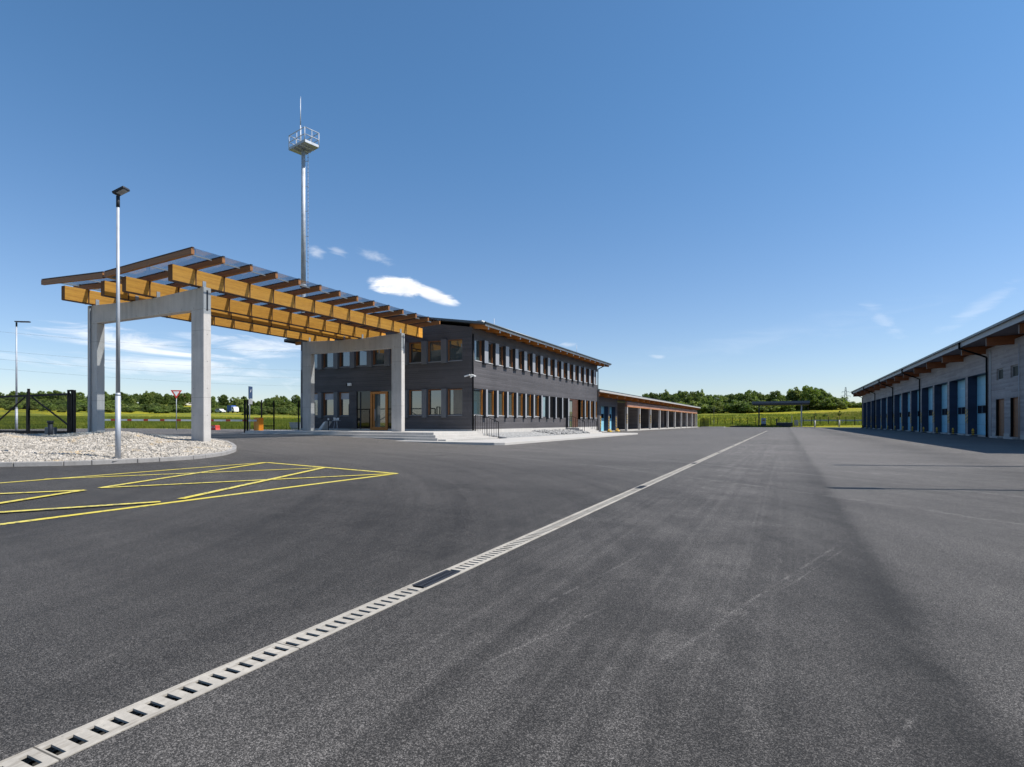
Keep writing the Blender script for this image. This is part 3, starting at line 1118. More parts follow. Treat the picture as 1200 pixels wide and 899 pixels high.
# gable triangle above the eaves, front and back
RX = (XL + XW) / 2
for y0, y1 in ((YF + 0.002, YF + 0.15), (YB - 0.15, YB)):
    cl_.prism([(XL, 7.021), (XW, 7.021), (XW, 7.03), (RX, 7.03 + 0.15 * (XW - RX)), (XL, 7.03)], 'y', y0, y1)
cl_.build('wall', cladding, office)
MB().box(XL - 0.02, XW + 0.02, YF - 0.02, YB + 0.02, 0.0, 0.655).build('plinth', paving, office)

# windows and fins of the right face
N = 17
mod = (YB - YF) / N


def window_right(y0, y1, z0, z1, gl=glass, wood=frame_wood):
    """a window in the right (+X) face, recessed"""
    f = MB()
    xo, xi = XW - 0.005, XW - REC - 0.02
    f.box(xi, xi + 0.09, y0, y0 + 0.055, z0, z1)
    f.box(xi, xi + 0.09, y0 + 0.0555, y1 - 0.056, z1 - 0.05, z1)
    f.box(xi, xi + 0.06, y0 + 0.056, y1 - 0.056, z0, z0 + 0.06)
    fr = f.build('window', fin_dark, office)
    MB().box(xi, xo - 0.02, y1 - 0.0555, y1, z0, z1).build('jamb', wood, fr)
    MB().box(xi, xi + 0.03, y0 + 0.056, y1 - 0.056, z0 + 0.061, z1 - 0.051).build('pane', gl, fr)
    MB().box(xi + 0.061, XW + 0.03, y0 + 0.01, y1 - 0.01, z0 - 0.035, z0 - 0.005).build('sill', white_trim, fr)
    return fr


def fin_right(y, wd, z0, z1, depth):
    f_ = MB().box(XW - REC, XW + depth, y - wd / 2, y + wd / 2, z0, z1).build('fin', dark_steel, office, bevel=0.006)  # shade on the fin sides painted in as a dark body
    MB().box(XW + depth + 0.001, XW + depth + 0.014, y - wd / 2 + 0.004, y + wd / 2 - 0.004, z0 + 0.06, z1 - 0.004).build('lit_face', fin_lit, f_)  # added pale sheet paints the sunlit face of the fin


for i in range(N):
    y0 = YF + mod * i
    window_right(y0 + 0.37, y0 + mod - 0.27, 5.0, 6.335)
    if i:
        fin_right(y0 + 0.05, 0.50, 4.86, 6.36, 0.17)
MB().box(XW - 0.4, XW + 0.004, YF + 0.002, YF + 0.33, 4.961, 6.339).build('corner_panel', cladding, office)
louvre_y = []
for i in range(N):
    y0 = YF + mod * i
    if i in (11, 12):
        continue
    if i in (7, 8, 9, 10):
        lv = MB()
        z = 1.56
        if i == 7:
            lv2 = MB().box(XW - REC, XW - REC + 0.05, y0 + 0.2, y0 + mod - 0.1, 1.53, 3.2).build('window', grey_trim, office)
            MB().box(XW - REC + 0.051, XW - REC + 0.06, y0 + 0.24, y0 + mod - 0.14, 1.58, 3.16).build('pane', plain('frosted_glass', (0.25, 0.34, 0.36), 0.2), lv2)
        else:
            while z < 3.18:
                lv.hexa([(XW - 0.02, y0 + 0.2, z), (XW - 0.01, y0 + 0.2, z), (XW - 0.02, y0 + mod - 0.1, z), (XW - 0.01, y0 + mod - 0.1, z),
                         (XW - 0.10, y0 + 0.2, z + 0.07), (XW - 0.09, y0 + 0.2, z + 0.07), (XW - 0.10, y0 + mod - 0.1, z + 0.07), (XW - 0.09, y0 + mod - 0.1, z + 0.07)])
                z += 0.085
            lv.build('louvre', black_steel, office)
    else:
        window_right(y0 + 0.2, y0 + mod - 0.12, 1.56, 3.21, glass, orange_wood)
    if i:
        fin_right(y0 + 0.05, 0.24, 1.38, 3.23, 0.20)
fin_right(YF + mod * 13 + 0.05, 0.24, 1.38, 3.23, 0.20)
fin_right(YF + mod * 11 + 0.05, 0.28, 0.66, 3.23, 0.20)
MB().box(XW - 0.3, XW + 0.003, YF + 0.004, YF + 0.17, 1.505, 3.235).build('corner_panel', cladding, office)
# side door of the right face, set between two fins
dy0, dy1 = YF + mod * 11 + 0.25, YF + mod * 13 - 0.15
MB().box(XW - 0.001, XW + 0.02, dy0 - 0.02, dy1 + 0.02, 0.657, 1.503).build('door_recess', black_steel, office)
dr = MB()
dr.box(XW + 0.022, XW + 0.07, dy0, dy0 + 0.09, 0.66, 3.2)
dr.box(XW + 0.022, XW + 0.07, dy1 - 0.09, dy1, 0.66, 3.2)
dr.box(XW + 0.022, XW + 0.07, dy0 + 0.091, dy1 - 0.091, 3.1, 3.2)
dr.box(XW + 0.022, XW + 0.06, dy0 + 1.15, dy1 - 0.091, 0.66, 3.099)
d_ = dr.build('door', dark_wood, office)
MB().box(XW + 0.024, XW + 0.045, dy0 + 0.091, dy0 + 1.149, 0.68, 3.099).build('pane', glass, d_)

# front face
def window_front(x0, x1, z0, z1, gl=glass, wood=frame_wood):
    f = MB()
    yo, yi = YF + 0.01, YF + REC + 0.02
    f.box(x1 - 0.05, x1, yi - 0.08, yi, z0, z1)
    f.box(x0 + 0.061, x1 - 0.0505, yi - 0.06, yi, z0, z0 + 0.06)
    fr = f.build('window', fin_dark, office)
    j_ = MB()
    j_.box(x0, x0 + 0.06, yo, yi, z0, z1)
    j_.box(x0 + 0.061, x1 - 0.051, yo + 0.03, yi, z1 - 0.05, z1)
    j_.build('jamb', wood, fr)
    MB().box(x0 + 0.061, x1 - 0.061, yi - 0.04, yi - 0.01, z0 + 0.061, z1 - 0.051).build('pane', gl, fr)
    MB().box(x0 + 0.01, x1 - 0.01, YF - 0.03, yi - 0.061, z0 - 0.035, z0 - 0.005).build('sill', grey_trim, fr)
    return fr


def fin_front(x, wd, z0, z1, depth=0.18):
    MB().box(x - wd / 2, x + wd / 2, YF - depth, YF + REC, z0, z1).build('fin', fin_dark, office, bevel=0.006)


for i in range(9):
    x0 = -19.32 - 1.5 * i
    window_front(x0, x0 + 1.06, 5.0, 6.335, glass)
    fin_front(x0 - 0.22, 0.40, 4.87, 6.36)
    if i in (0, 1, 2, 6, 7, 8):
        fr = window_front(x0, x0 + 1.06, 1.56, 3.21, glass, frame_wood)
        fin_front(x0 - 0.22, 0.34, 1.40, 3.23)
        if i >= 6:
            MB().box(x0 + 0.065, x0 + 0.995, YF + 0.09, YF + 0.105, 2.72, 3.15).build('blind', blind, fr)
MB().box(-18.24, XW - 0.405, YF + 0.003, YF + 0.16, 4.961, 6.339).build('corner_panel', cladding, office)
MB().box(-18.24, XW - 0.305, YF + 0.003, YF + 0.16, 1.505, 3.235).build('corner_panel', cladding, office)
# entrance
MB().box(-27.35, -26.72, YF - 0.10, YF + 0.16, 0.66, 3.235).build('entrance_panel', cladding, office)
MB().box(-26.72, -23.0, YF - 0.012, YF + 0.0, 0.62, 3.236).build('entrance_glazing', glass_dark, office)
e = MB()
ex0, ex1 = -25.5, -24.05
e.box(ex0, ex0 + 0.17, YF - 0.09, YF - 0.014, 0.57, 3.18)
e.box(ex1 - 0.17, ex1, YF - 0.09, YF - 0.014, 0.57, 3.18)
e.box(ex0 + 0.171, ex1 - 0.171, YF - 0.09, YF - 0.014, 3.02, 3.18)
e.box(ex0 + 0.171, ex1 - 0.171, YF - 0.09, YF - 0.014, 0.57, 0.78)
e.box(ex0 + 0.26, ex0 + 0.36, YF - 0.10, YF - 0.02, 0.781, 3.019)
ed = e.build('door', orange_wood, office, bevel=0.005)
MB().box(ex0 + 0.361, ex1 - 0.172, YF - 0.05, YF - 0.03, 0.781, 3.019).build('pane', glass, ed)
MB().tube((ex0 + 0.45, YF - 0.14, 1.2), (ex0 + 0.45, YF - 0.14, 2.0), 0.018, None, 8).build('handle', galv, ed)
for xx in (-26.4, -23.6):
    MB().box(xx - 0.03, xx + 0.03, YF - 0.05, YF - 0.013, 0.62, 3.2).build('mullion', dark_steel, office)

# roof: shallow gable, orange rafter tails, dark edge and gutter
rf = MB()
EX, ELX = XW + 1.10, XL - 1.10
RY0, RY1 = YF - 0.55, YB + 0.95
zr = 7.08
rise = 0.15
ridge = zr + rise * (EX - RX)
rf.prism([(ELX, zr), (RX, ridge), (EX, zr), (EX, zr + 0.09), (RX, ridge + 0.09), (ELX, zr + 0.09)], 'y', RY0, RY1)
roof = rf.build('roof', roof_metal, office)
MB().box(EX + 0.002, EX + 0.03, RY0 + .25, RY1, zr - 0.10, zr + 0.03).build('fascia', white_trim, roof)
MB().tube((EX + 0.09, RY0 + 0.1, zr + 0.07), (EX + 0.09, RY1, zr + 0.07), 0.065, None, 10).build('gutter', roof_metal, roof)
MB().box(ELX - 0.03, ELX - 0.002, RY0, RY1, zr - 0.10, zr + 0.03).build('fascia', roof_metal, roof)
vg = MB()
vg.prism([(ELX, zr - 0.02), (RX, ridge - 0.02), (EX, zr - 0.02), (EX, zr + 0.11), (RX, ridge + 0.11), (ELX, zr + 0.11)], 'y', RY0 - 0.03, RY0 - 0.002)
vg.build('verge_board', roof_metal, roof)
MB().box(-18.7, -18.3, 33, 33.6, 7.1 + 0.32, 7.1 + 0.85).build('roof_vent', white_trim, roof)
for k in range(18):
    yr = YF + 0.32 + k * (YB + 0.75 - YF - 0.32) / 17
    xa, xb = XW - 0.3, EX - 0.10
    z_in, z_out = zr - 0.004 + rise * (EX - xa), zr - 0.004 + rise * (EX - xb)
    p = [(xa, z_in - 0.26), (xb, z_out - 0.24), (xb, z_out), (xa, z_in)]
    r_ = MB().prism(p, 'y', yr - 0.07, yr + 0.07).build('rafter', orange_wood, office)
    MB().prism([(xb + .001, z_out - .24), (xb + .012, z_out - .24), (xb + .012, z_out - .002), (xb + .001, z_out - .002)], 'y', yr - 0.07, yr + 0.07).build('end_cap', white_trim, r_)
    if k < 17:
        pass
MB().prism([(XW - 0.05, zr - 0.03 + rise * (EX - XW + 0.05)), (EX - 0.02, zr - 0.02), (EX - 0.02, zr - 0.006), (XW - 0.05, zr - 0.006 + rise * (EX - XW + 0.05))], 'y', YF + 0.02, RY1 - 0.02).build('soffit', rafter_wood, roof)
for k in range(3):
    xx = -32.9 + k * 0.25
    MB().box(XL - 0.85, XL + 0.1, YF + 0.25 + k * 1.6, YF + 0.38 + k * 1.6, 6.85, 7.07).build('rafter', orange_wood, office)
# downpipes
MB().path([(EX + 0.05, YB - 0.1, 7.05), (XW + 0.08, YB - 0.06, 6.6), (XW + 0.08, YB - 0.06, 0.15)], 0.05).build('downpipe', dark_steel, office)
MB().path([(XW + 0.06, YF + 0.05, 6.6), (XW + 0.06, YF + 0.05, 0.6)], 0.045).build('downpipe', black_steel, office)
# aerials on the roof
MB().tube((-20.0, 38, 7.6), (-20.0, 38, 9.0), 0.02, None, 6).build('aerial', galv, roof)
MB().tube((-19.0, 54, 7.5), (-19.0, 54, 8.9), 0.02, None, 6).build('aerial', galv, roof)

# bulkhead lamp on the front wall
t = thing('wall_lamp', 'small white bulkhead lamp on the dark wall above the entrance', 'lamp', (-27.35, YF - 0.02, 3.75))
MB().box(-27.5, -27.2, YF - 0.13, YF - 0.001, 3.64, 3.84).build('lamp_body', white, t, bevel=0.02)
MB().box(-27.62, -27.51, YF - 0.10, YF - 0.001, 3.66, 3.80).build('sensor', black_steel, t)
# twin floodlight on the corner
t = thing('floodlight', 'white twin security floodlight on the office corner above the railing', 'light', (XW, YF, 4.0))
m_ = MB()
m_.tube((XW + 0.02, YF - 0.16, 3.86), (XW + 0.02, YF - 0.16, 4.05), 0.05, None, 8)
m_.box(XW - 0.02, XW + 0.06, YF - 0.2, YF - 0.001, 3.95, 4.0)
m_.build('bracket', white, t)
for s_ in (-1, 1):
    m_ = MB()
    a = Vector((XW + 0.02, YF - 0.2, 4.04))
    m_.bar(a + Vector((0.05 * s_, 0, 0)), a + Vector((0.38 * s_, -0.10, -0.10)), 0.16, 0.07)
    m_.build('lamp_head', white, t)

# ------------------------------------------------------------------ porch, steps and railings
t = thing('porch', 'broad pale concrete entrance porch with steps before the office front', 'steps', (-24, 27.5, 0.1))
mb = MB()
mb.box(-31.9, -17.15, 25.55, YF - 0.022, 0.05, 0.55)
mb.build('landing', paving, t, bevel=0.012)
for k, zt in enumerate((0.41, 0.27)):
    s_ = MB()
    off = 0.36 * (k + 1)
    s_.box(-31.9, -17.15 + off, 25.55 - off, 25.55 - off + 0.36, 0.03, zt)
    s_.box(-17.15 + off - 0.36, -17.15 + off, 25.55 - off + 0.3602, YF + 0.55, 0.03, zt)
    s_.build('step', paving, t, bevel=0.012)
s_ = MB().box(-16.43, -15.95, 24.9, YF + 0.55, 0.03, 0.20).build('step', paving, t, bevel=0.012)
MB().box(-17.15, -17.5, 29.9, YF + 0.54, 0.05, 0.548).build('landing_edge', paving, t) if False else None


def railing(name, label, y, xs0, zf0, n, down, label_group=None):
    """stair railing at fixed y that starts at xs0 and goes down the steps"""
    t = thing(name, label, 'railing', (xs0, y, zf0))
    b = MB()
    L = 1.65
    top = lambda u: 1.0 + zf0 - max(0, u - 0.55) * 0.40
    bot = lambda u: zf0 - (0 if u < 0.4 else 0.14 * (1 + int((u - 0.4) / 0.36)))
    r_ = MB()
    r_.bar((xs0, y, top(0)), (xs0 + 0.55, y, top(0.55)), 0.04, 0.03)
    r_.bar((xs0 + 0.55, y, top(0.55)), (xs0 + L, y, top(L)), 0.04, 0.03)
    r_.build('handrail', black_steel, t)
    for i in range(n):
        u = 0.02 + (L - 0.04) * i / (n - 1)
        post = i in (0, n - 1) or i == n // 2
        zb = max(0.125, bot(u))
        MB().bar((xs0 + u, y, zb if post or True else zb + .1), (xs0 + u, y, top(u)), 0.035 if post else 0.018, 0.035 if post else 0.018, (0, 1, 0)).build('post' if post else 'baluster', black_steel, t)
    return t


railing('stair_railing', 'black metal railing beside the steps at the office corner', YF + 0.35, XW + 0.05, 0.41 + 0.14, 11, True)
# side-door steps
t = thing('side_steps', 'small pale concrete steps below the side door of the office', 'steps', (-16.7, 49.3, 0.1))
MB().box(XW + 0.022, -16.35, 47.1, 50.7, 0.1, 0.62).build('landing', paving, t, bevel=0.01)
for k, zt in enumerate((0.47, 0.34, 0.22)):
    MB().box(-16.35 + 0.33 * k + .001, -16.35 + 0.33 * (k + 1), 47.1, 50.7, 0.1, zt).build('step', paving, t, bevel=0.01)
railing('stair_railing', 'black railing on the near side of the side door steps', 47.15, XW + 0.05, 0.62, 9, True)
railing('stair_railing', 'black railing on the far side of the side door steps', 50.65, XW + 0.05, 0.62, 9, True)

# planting strip along the office
mb = MB()
mb.hexa([(XW + 0.021, 30.97, 0.05), (-15.42, 30.97, 0.05), (XW + 0.021, 47.08, 0.05), (-15.42, 47.08, 0.05),
         (XW + 0.021, 30.97, 0.40), (-15.42, 30.97, 0.16), (XW + 0.021, 47.08, 0.40), (-15.42, 47.08, 0.16)])
grey_gravel = plain('grey_gravel', (0.36, 0.355, 0.345), 0.9, 0, 0.3, 14, 0.5, 30)
struct(mb.build('planting_bed', grey_gravel))
rng = np.random.default_rng(9)
bx_ = rng.uniform(-17.4, -15.5, 5200)
by_ = rng.uniform(31.1, 39.5, 5200)
stones('gravel', bx_, by_, 0.16 + (-15.42 - bx_) / 2.12 * 0.24 + 0.004, 0.042, 11, grey_gravel, 'grey gravel strip at the foot of the office side wall', 'gravel')
rng = np.random.default_rng(10)
bx_ = rng.uniform(-17.4, -15.5, 520)
by_ = rng.uniform(39.3, 47.0, 520)
stones('rubble', bx_, by_, 0.18 + (-15.42 - bx_) / 2.12 * 0.24, 0.14, 12, rockmat, 'rough grey rubble stones heaped before the side door', 'rubble')

# things on the porch
t = thing('leaning_panel', 'pale slanted board leaning by the porch windows behind the left column', 'panel', (-28.6, 29.4, 0.55))
MB().hexa([(-29.0, 29.0, 0.56), (-28.7, 29.0, 0.56), (-29.0, 29.6, 0.56), (-28.7, 29.6, 0.56),
           (-28.45, 29.0, 1.12), (-28.2, 29.0, 1.18), (-28.45, 29.6, 1.12), (-28.2, 29.6, 1.18)]).build('board', white_trim, t, bevel=0.02)
MB().bar((-28.25, 29.3, 0.56), (-28.32, 29.3, 1.05), 0.04, 0.04).build('prop', galv, t)
t = thing('plant_stand', 'thin steel stand with small white pots beside the entrance windows', 'stand', (-27.6, 29.3, 0.55))
m_ = MB()
for dx in (-0.16, 0.16):
    m_.tube((-27.6 + dx, 29.2, 0.55), (-27.6 + dx * 0.6, 29.3, 1.2), 0.015, None, 6)
m_.tube((-27.6, 29.5, 0.55), (-27.6, 29.32, 1.2), 0.015, None, 6)
m_.box(-27.85, -27.35, 29.2, 29.45, 1.2, 1.23)
m_.build('frame', galv, t)
for dx, dz in ((-0.17, 0.2), (0.0, 0.14), (0.16, 0.18)):
    p_ = MB().tube((-27.6 + dx, 29.32, 1.231), (-27.6 + dx, 29.32, 1.231 + dz), 0.05, 0.075, 10).build('pot', white, t)
t = thing('ashtray_post', 'slim white topped post standing on the porch by the windows', 'ashtray', (-28.0, 29.0, 0.55))
MB().tube((-28.0, 29.0, 0.55), (-28.0, 29.0, 1.25), 0.025, None, 8).build('post', black_steel, t)
MB().tube((-28.0, 29.0, 1.25), (-28.0, 29.0, 1.38), 0.06, 0.05, 10).build('head', white, t)

# ------------------------------------------------------------------ right garage hall
GX = 13.6
hall = thing('garage_hall', 'long grey timber garage hall with a row of blue doors and red rafters', 'building', (20, 80, 0))
P0, PITCH, ND = 53.5, 5.88, 13
GY0, GY1 = 27.9, P0 + ND * PITCH + 0.8
wl = MB()
wl.box(GX, GX + 0.8, P0 - 0.001, GY1, 4.9, 6.62)
for k in range(ND + 1):
    y0 = P0 + PITCH * k - (0.72 if k else 0.0)
    wl.box(GX, GX + 0.8, (P0 + PITCH * k - 0.70) if k else P0 - 0.5, P0 + PITCH * k if k < ND else GY1, 0.0, 4.899)
ya, yb_, yc, yd = 47.1, 48.8, 50.0, 51.7
ye = P0 - 0.501
wl.box(GX, GX + 0.5, GY0, ya, 0, 2.75)
wl.box(GX, GX + 0.5, yb_, yc, 0, 2.75)
wl.box(GX, GX + 0.5, yd, ye, 0, 2.75)
wl.box(GX, GX + 0.5, GY0, ye, 2.7501, 4.1)
wl.box(GX, GX + 0.5, GY0, 47.3, 4.1001, 4.9)
wl.box(GX, GX + 0.5, 48.8, 50.2, 4.1001, 4.9)
wl.box(GX, GX + 0.5, 51.6, ye, 4.1001, 4.9)
wl.box(GX, GX + 0.5, GY0, P0 - 0.002, 4.9001, 6.62)
wl.box(GX + 0.501, GX + 16, GY0, GY0 + 0.3, 0, 6.62)
wl.box(GX + 0.81, GX + 16, GY1 - 0.3, GY1, 0, 6.62)
wl.box(GX + 16, GX + 16.3, GY0, GY1, 0, 6.8)
wl.build('wall', silver_boards, hall)
MB().box(GX - 0.03, GX - 0.001, GY0, ya - .1, 0, 0.3).build('plinth', paving, hall)
for (y0, y1) in ((yb_ + 0.05, yc - 0.05), (yd + 0.05, ye - 0.6)):
    MB().box(GX - 0.05, GX - 0.001, y0, y1, 0, 0.33).build('plinth', paving, hall)
MB().box(GX - 0.035, GX - 0.002, P0 - 0.75, P0 - 0.35, 0.0, 6.4).build('corner_post', grey_trim, hall)
# sectional doors in deep navy reveals
for k in range(ND):
    y0, y1 = P0 + PITCH * k, P0 + PITCH * (k + 1) - 0.70
    rv = MB()
    rv.box(GX - 0.012, GX + 0.66, y1 - 0.03, y1 - 0.001, 0.1, 4.898)
    rv.box(GX - 0.012, GX + 0.66, y0 + 0.001, y0 + 0.03, 0.1, 4.898)
    rv.box(GX - 0.012, GX + 0.66, y0 + 0.031, y1 - 0.031, 4.87, 4.898)
    rv.build('door_reveal', navy, hall)
    dm = MB()
    zz = [0.10, 0.92, 1.75, 2.55, 3.33, 4.11, 4.868]
    for z0, z1 in zip(zz[:-1], zz[1:]):
        dm.box(GX + 0.60, GX + 0.645, y0 + 0.031, y1 - 0.031, z0 + 0.006, z1 - 0.006)
    dd = dm.build('garage_door', door_blue, hall, bevel=0.004)
    npn = 4
    wp = (y1 - y0 - 0.062 - 0.3) / npn
    for q in range(npn):
        w0 = y0 + 0.031 + 0.15 + q * wp
        f = MB()
        f.box(GX + 0.585, GX + 0.599, w0 + 0.05, w0 + wp - 0.05, 1.82, 1.86)
        f.box(GX + 0.585, GX + 0.599, w0 + 0.05, w0 + wp - 0.05, 2.42, 2.46)
        f.box(GX + 0.585, GX + 0.599, w0 + 0.05, w0 + 0.09, 1.861, 2.419)
        f.box(GX + 0.585, GX + 0.599, w0 + wp - 0.09, w0 + wp - 0.05, 1.861, 2.419)
        wf = f.build('window', white_trim if (k == 0 and q < 2) else dark_steel, hall)
        MB().box(GX + 0.590, GX + 0.5995, w0 + 0.0905, w0 + wp - 0.0905, 1.8605, 2.4195).build('pane', glass_dark, wf)
    MB().box(GX - 0.15, GX + 0.66, y0 + 0.031, y1 - 0.031, 0.0, 0.099).build('threshold', paving, hall)
# hazard strips on the pillars
for k in range(ND + 1):
    yq = P0 + PITCH * k - 0.36 if k else P0 - 0.2
    if k == 0:
        continue
    for ysd in (P0 + PITCH * k - 0.70, P0 + PITCH * k - 0.20):
        if k == ND and ysd > P0 + PITCH * k - 0.3: continue
        MB().box(GX - 0.02, GX - 0.002, ysd, ysd + 0.2, 1.05, 2.2).build('hazard_strip', hazard, hall)
# man doors and small windows
for (y0, y1) in ((ya, yb_), (yc, yd)):
    d_ = MB().box(GX + 0.14, GX + 0.19, y0, y1 - 0.03, 0.121, 2.748).build('door', frame_wood, hall)
    MB().box(GX + 0.09, GX + 0.139, y0 + 0.10, y0 + 0.26, 1.25, 1.40).build('handle', white, d_)
    MB().box(GX - 0.01, GX + 0.139, y1 - 0.06, y1 - 0.001, 0.121, 2.748).build('door_reveal', black_steel, hall)
    MB().box(GX - 0.4, GX + 0.349, y0 + 0.01, y1 - 0.03, 0.0, 0.12).build('threshold', paving, hall)
for (y0, y1) in ((47.3, 48.8), (50.2, 51.6)):
    f = MB()
    f.box(GX + 0.1, GX + 0.18, y0, y0 + 0.07, 4.1, 4.9)
    f.box(GX + 0.1, GX + 0.18, y1 - 0.07, y1, 4.1, 4.9)
    f.box(GX + 0.1, GX + 0.18, y0 + .071, y1 - 0.071, 4.1, 4.17)
    f.box(GX + 0.1, GX + 0.18, y0 + .071, y1 - 0.071, 4.83, 4.9)
    wf = f.build('window', grey_trim, hall)
    MB().box(GX + 0.13, GX + 0.16, y0 + 0.071, y1 - 0.071, 4.171, 4.829).build('pane', pane_matt, wf)
# roof
HX = 11.95
RYA, RYB = 27.2, GY1 + 2.1
rf = MB()
rf.prism([(HX, 6.86), (HX + 19.5, 7.75), (HX + 19.5, 7.95), (HX, 7.10)], 'y', RYA, RYB)
hroof = rf.build('roof', roof_metal, hall)
MB().box(HX - 0.03, HX - 0.001, RYA, RYB, 6.80, 7.13).build('fascia', grey_trim, hroof)
MB().box(HX - 0.19, HX - 0.031, RYA - 0.05, RYB + 0.05, 7.13, 7.27).build('gutter', roof_metal, hroof)
MB().hexa([(HX + 0.01, RYA + 0.02, 6.83), (GX + 0.8, RYA + 0.02, 6.83 + 0.084), (HX + 0.01, RYB - 0.02, 6.83), (GX + 0.8, RYB - 0.02, 6.83 + 0.084),
           (HX + 0.01, RYA + 0.02, 6.855), (GX + 0.8, RYA + 0.02, 6.855 + 0.084), (HX + 0.01, RYB - 0.02, 6.855), (GX + 0.8, RYB - 0.02, 6.855 + 0.084)]).build('soffit', soffit, hroof)
k = 30.3
while k < RYB:
    r_ = MB().prism([(HX + 0.2, 6.24), (GX + 1.0, 6.30), (GX + 1.0, 6.90), (HX + 0.2, 6.828)], 'y', k - 0.11, k + 0.11).build('rafter', red_wood, hall)
    MB().box(HX + 0.185, HX + 0.199, k - 0.11, k + 0.11, 6.24, 6.82).build('end_cap', dark_wood, r_)
    k += 5.95
for k in (0, 4, 7, 10, 13):
    yy = P0 + PITCH * k - 0.12 if k else P0 - 0.15
    MB().path([(HX - 0.11, yy, 7.13), (HX - 0.11, yy, 6.7), (GX - 0.5, yy, 6.15), (GX - 0.12, yy, 5.95), (GX - 0.12, yy, 0.02)], 0.065).build('downpipe', black_steel, hall)
MB().tube((GX - 0.08, 47.0, 0), (GX - 0.08, 47.0, 6.2), 0.02, None, 6).build('lightning_rod', galv, hall)
# wheel guards in front of the door pillars
ord_words = ['nearest', 'second', 'third', 'fourth', 'fifth', 'sixth', 'seventh', 'eighth', 'ninth', 'tenth', 'eleventh', 'twelfth', 'farthest']


def wheel_guard(y):
    t = thing('wheel_guard', '', 'bollard', (GX - 0.35, y, 0), 'yellow wheel guards at the blue doors')
    b = MB()
    b.box(GX - 0.62, GX - 0.2, y - 0.20, y + 0.20, 0, 0.12)
    b.build('base', grey_plastic, t, bevel=0.02)
    pts = []
    for i in range(9):
        an = math.pi * i / 8
        pts.append((GX - 0.42, y + 0.15 * math.cos(an), 0.12 + 0.30 + 0.15 * math.sin(an)))
    pts = [(GX - 0.42, y + 0.15, 0.1)] + pts + [(GX - 0.42, y - 0.15, 0.1)]
    MB().path(pts, 0.05, 8).build('hoop', yellow, t)
    s = MB()
    for zz_ in (0.18, 0.32):
        for yy in (0.15, -0.15):
            s.tube((GX - 0.42, y + yy, zz_), (GX - 0.42, y + yy, zz_ + 0.07), 0.053, None, 8)
    s.build('black_band', black, t)
    return t


proto = wheel_guard(P0 + 2.3)
for k in range(ND):
    o = proto if k == 0 else copy_tree(proto)
    o.location.y = P0 + PITCH * k + 2.0
    o['label'] = 'yellow and black hoop guard before the %s blue garage door' % ord_words[k]

# ------------------------------------------------------------------ left carport building
cp = thing('carport_building', 'low timber carport with brown boarding on concrete posts beyond the offices', 'building', (-22, 95, 0))
PX = -18.2
CY0, CY1 = 56.4, 133.2
rf = MB()
rf.prism([(-17.4, 4.30), (-31, 5.0), (-31, 5.16), (-17.4, 4.46)], 'y', CY0, CY1)
crf = rf.build('roof', roof_metal, cp)
MB().box(-17.399, -17.34, CY0, CY1, 4.27, 4.46).build('fascia', plain('pale_trim', (0.42, 0.40, 0.37), 0.6), crf)
MB().box(-17.5, -17.36, CY0, CY1, 4.471, 4.56).build('roof_edge', roof_metal, crf)
MB().hexa([(-19.4, CY0 + .02, 4.36), (-17.41, CY0 + .02, 4.255), (-19.4, CY1 - .02, 4.36), (-17.41, CY1 - .02, 4.255),
           (-19.4, CY0 + .02, 4.385), (-17.41, CY0 + .02, 4.28), (-19.4, CY1 - .02, 4.385), (-17.41, CY1 - .02, 4.28)]).build('soffit', orange_wood, crf)
k = CY0 + 0.6
while k < CY1:
    r_ = MB().prism([(-19.3, 3.98), (-17.55, 3.93), (-17.55, 4.25), (-19.3, 4.35)], 'y', k - 0.08, k + 0.08).build('rafter', orange_wood, cp)
    MB().box(-17.549, -17.535, k - 0.08, k + 0.08, 3.93, 4.25).build('end_cap', frame_wood, r_)
    k += 3.45
MB().box(PX - 0.1, PX + 0.16, 70.4, 132.9, 3.13, 3.72).build('boarded_beam', brown_boards, cp)
MB().box(PX - 0.12, PX + 0.18, 70.4, 132.9, 3.06, 3.128).build('lower_rail', orange_wood, cp)
for k in range(10):
    yy = 70.6 + 6.89 * k
    po = MB().box(PX - 0.15, PX + 0.15, yy - 0.15, yy + 0.15, 0, 3.058).build('post', conc, cp)
    if k < 3:
        MB().box(PX + 0.06, PX + 0.156, yy - 0.157, yy - 0.06, 0.95, 2.2).build('hazard_strip', hazard, po)
bk = MB()
bk.box(-26.3, -26.0, 69.6, 133.0, 0, 4.6)
bk.box(-26.0, PX - 0.3, 132.8, 133.1, 0, 4.3)
for k in (3, 6):
    bk.box(-25.99, -21.5, 70.6 + 6.89 * k, 70.8 + 6.89 * k, 0, 4.3)
bk.build('back_wall', silver_boards, cp)
MB().box(-26, PX + 0.4, 69.5, 133.0, -0.05, 0.10).build('floor_slab', paving, cp)
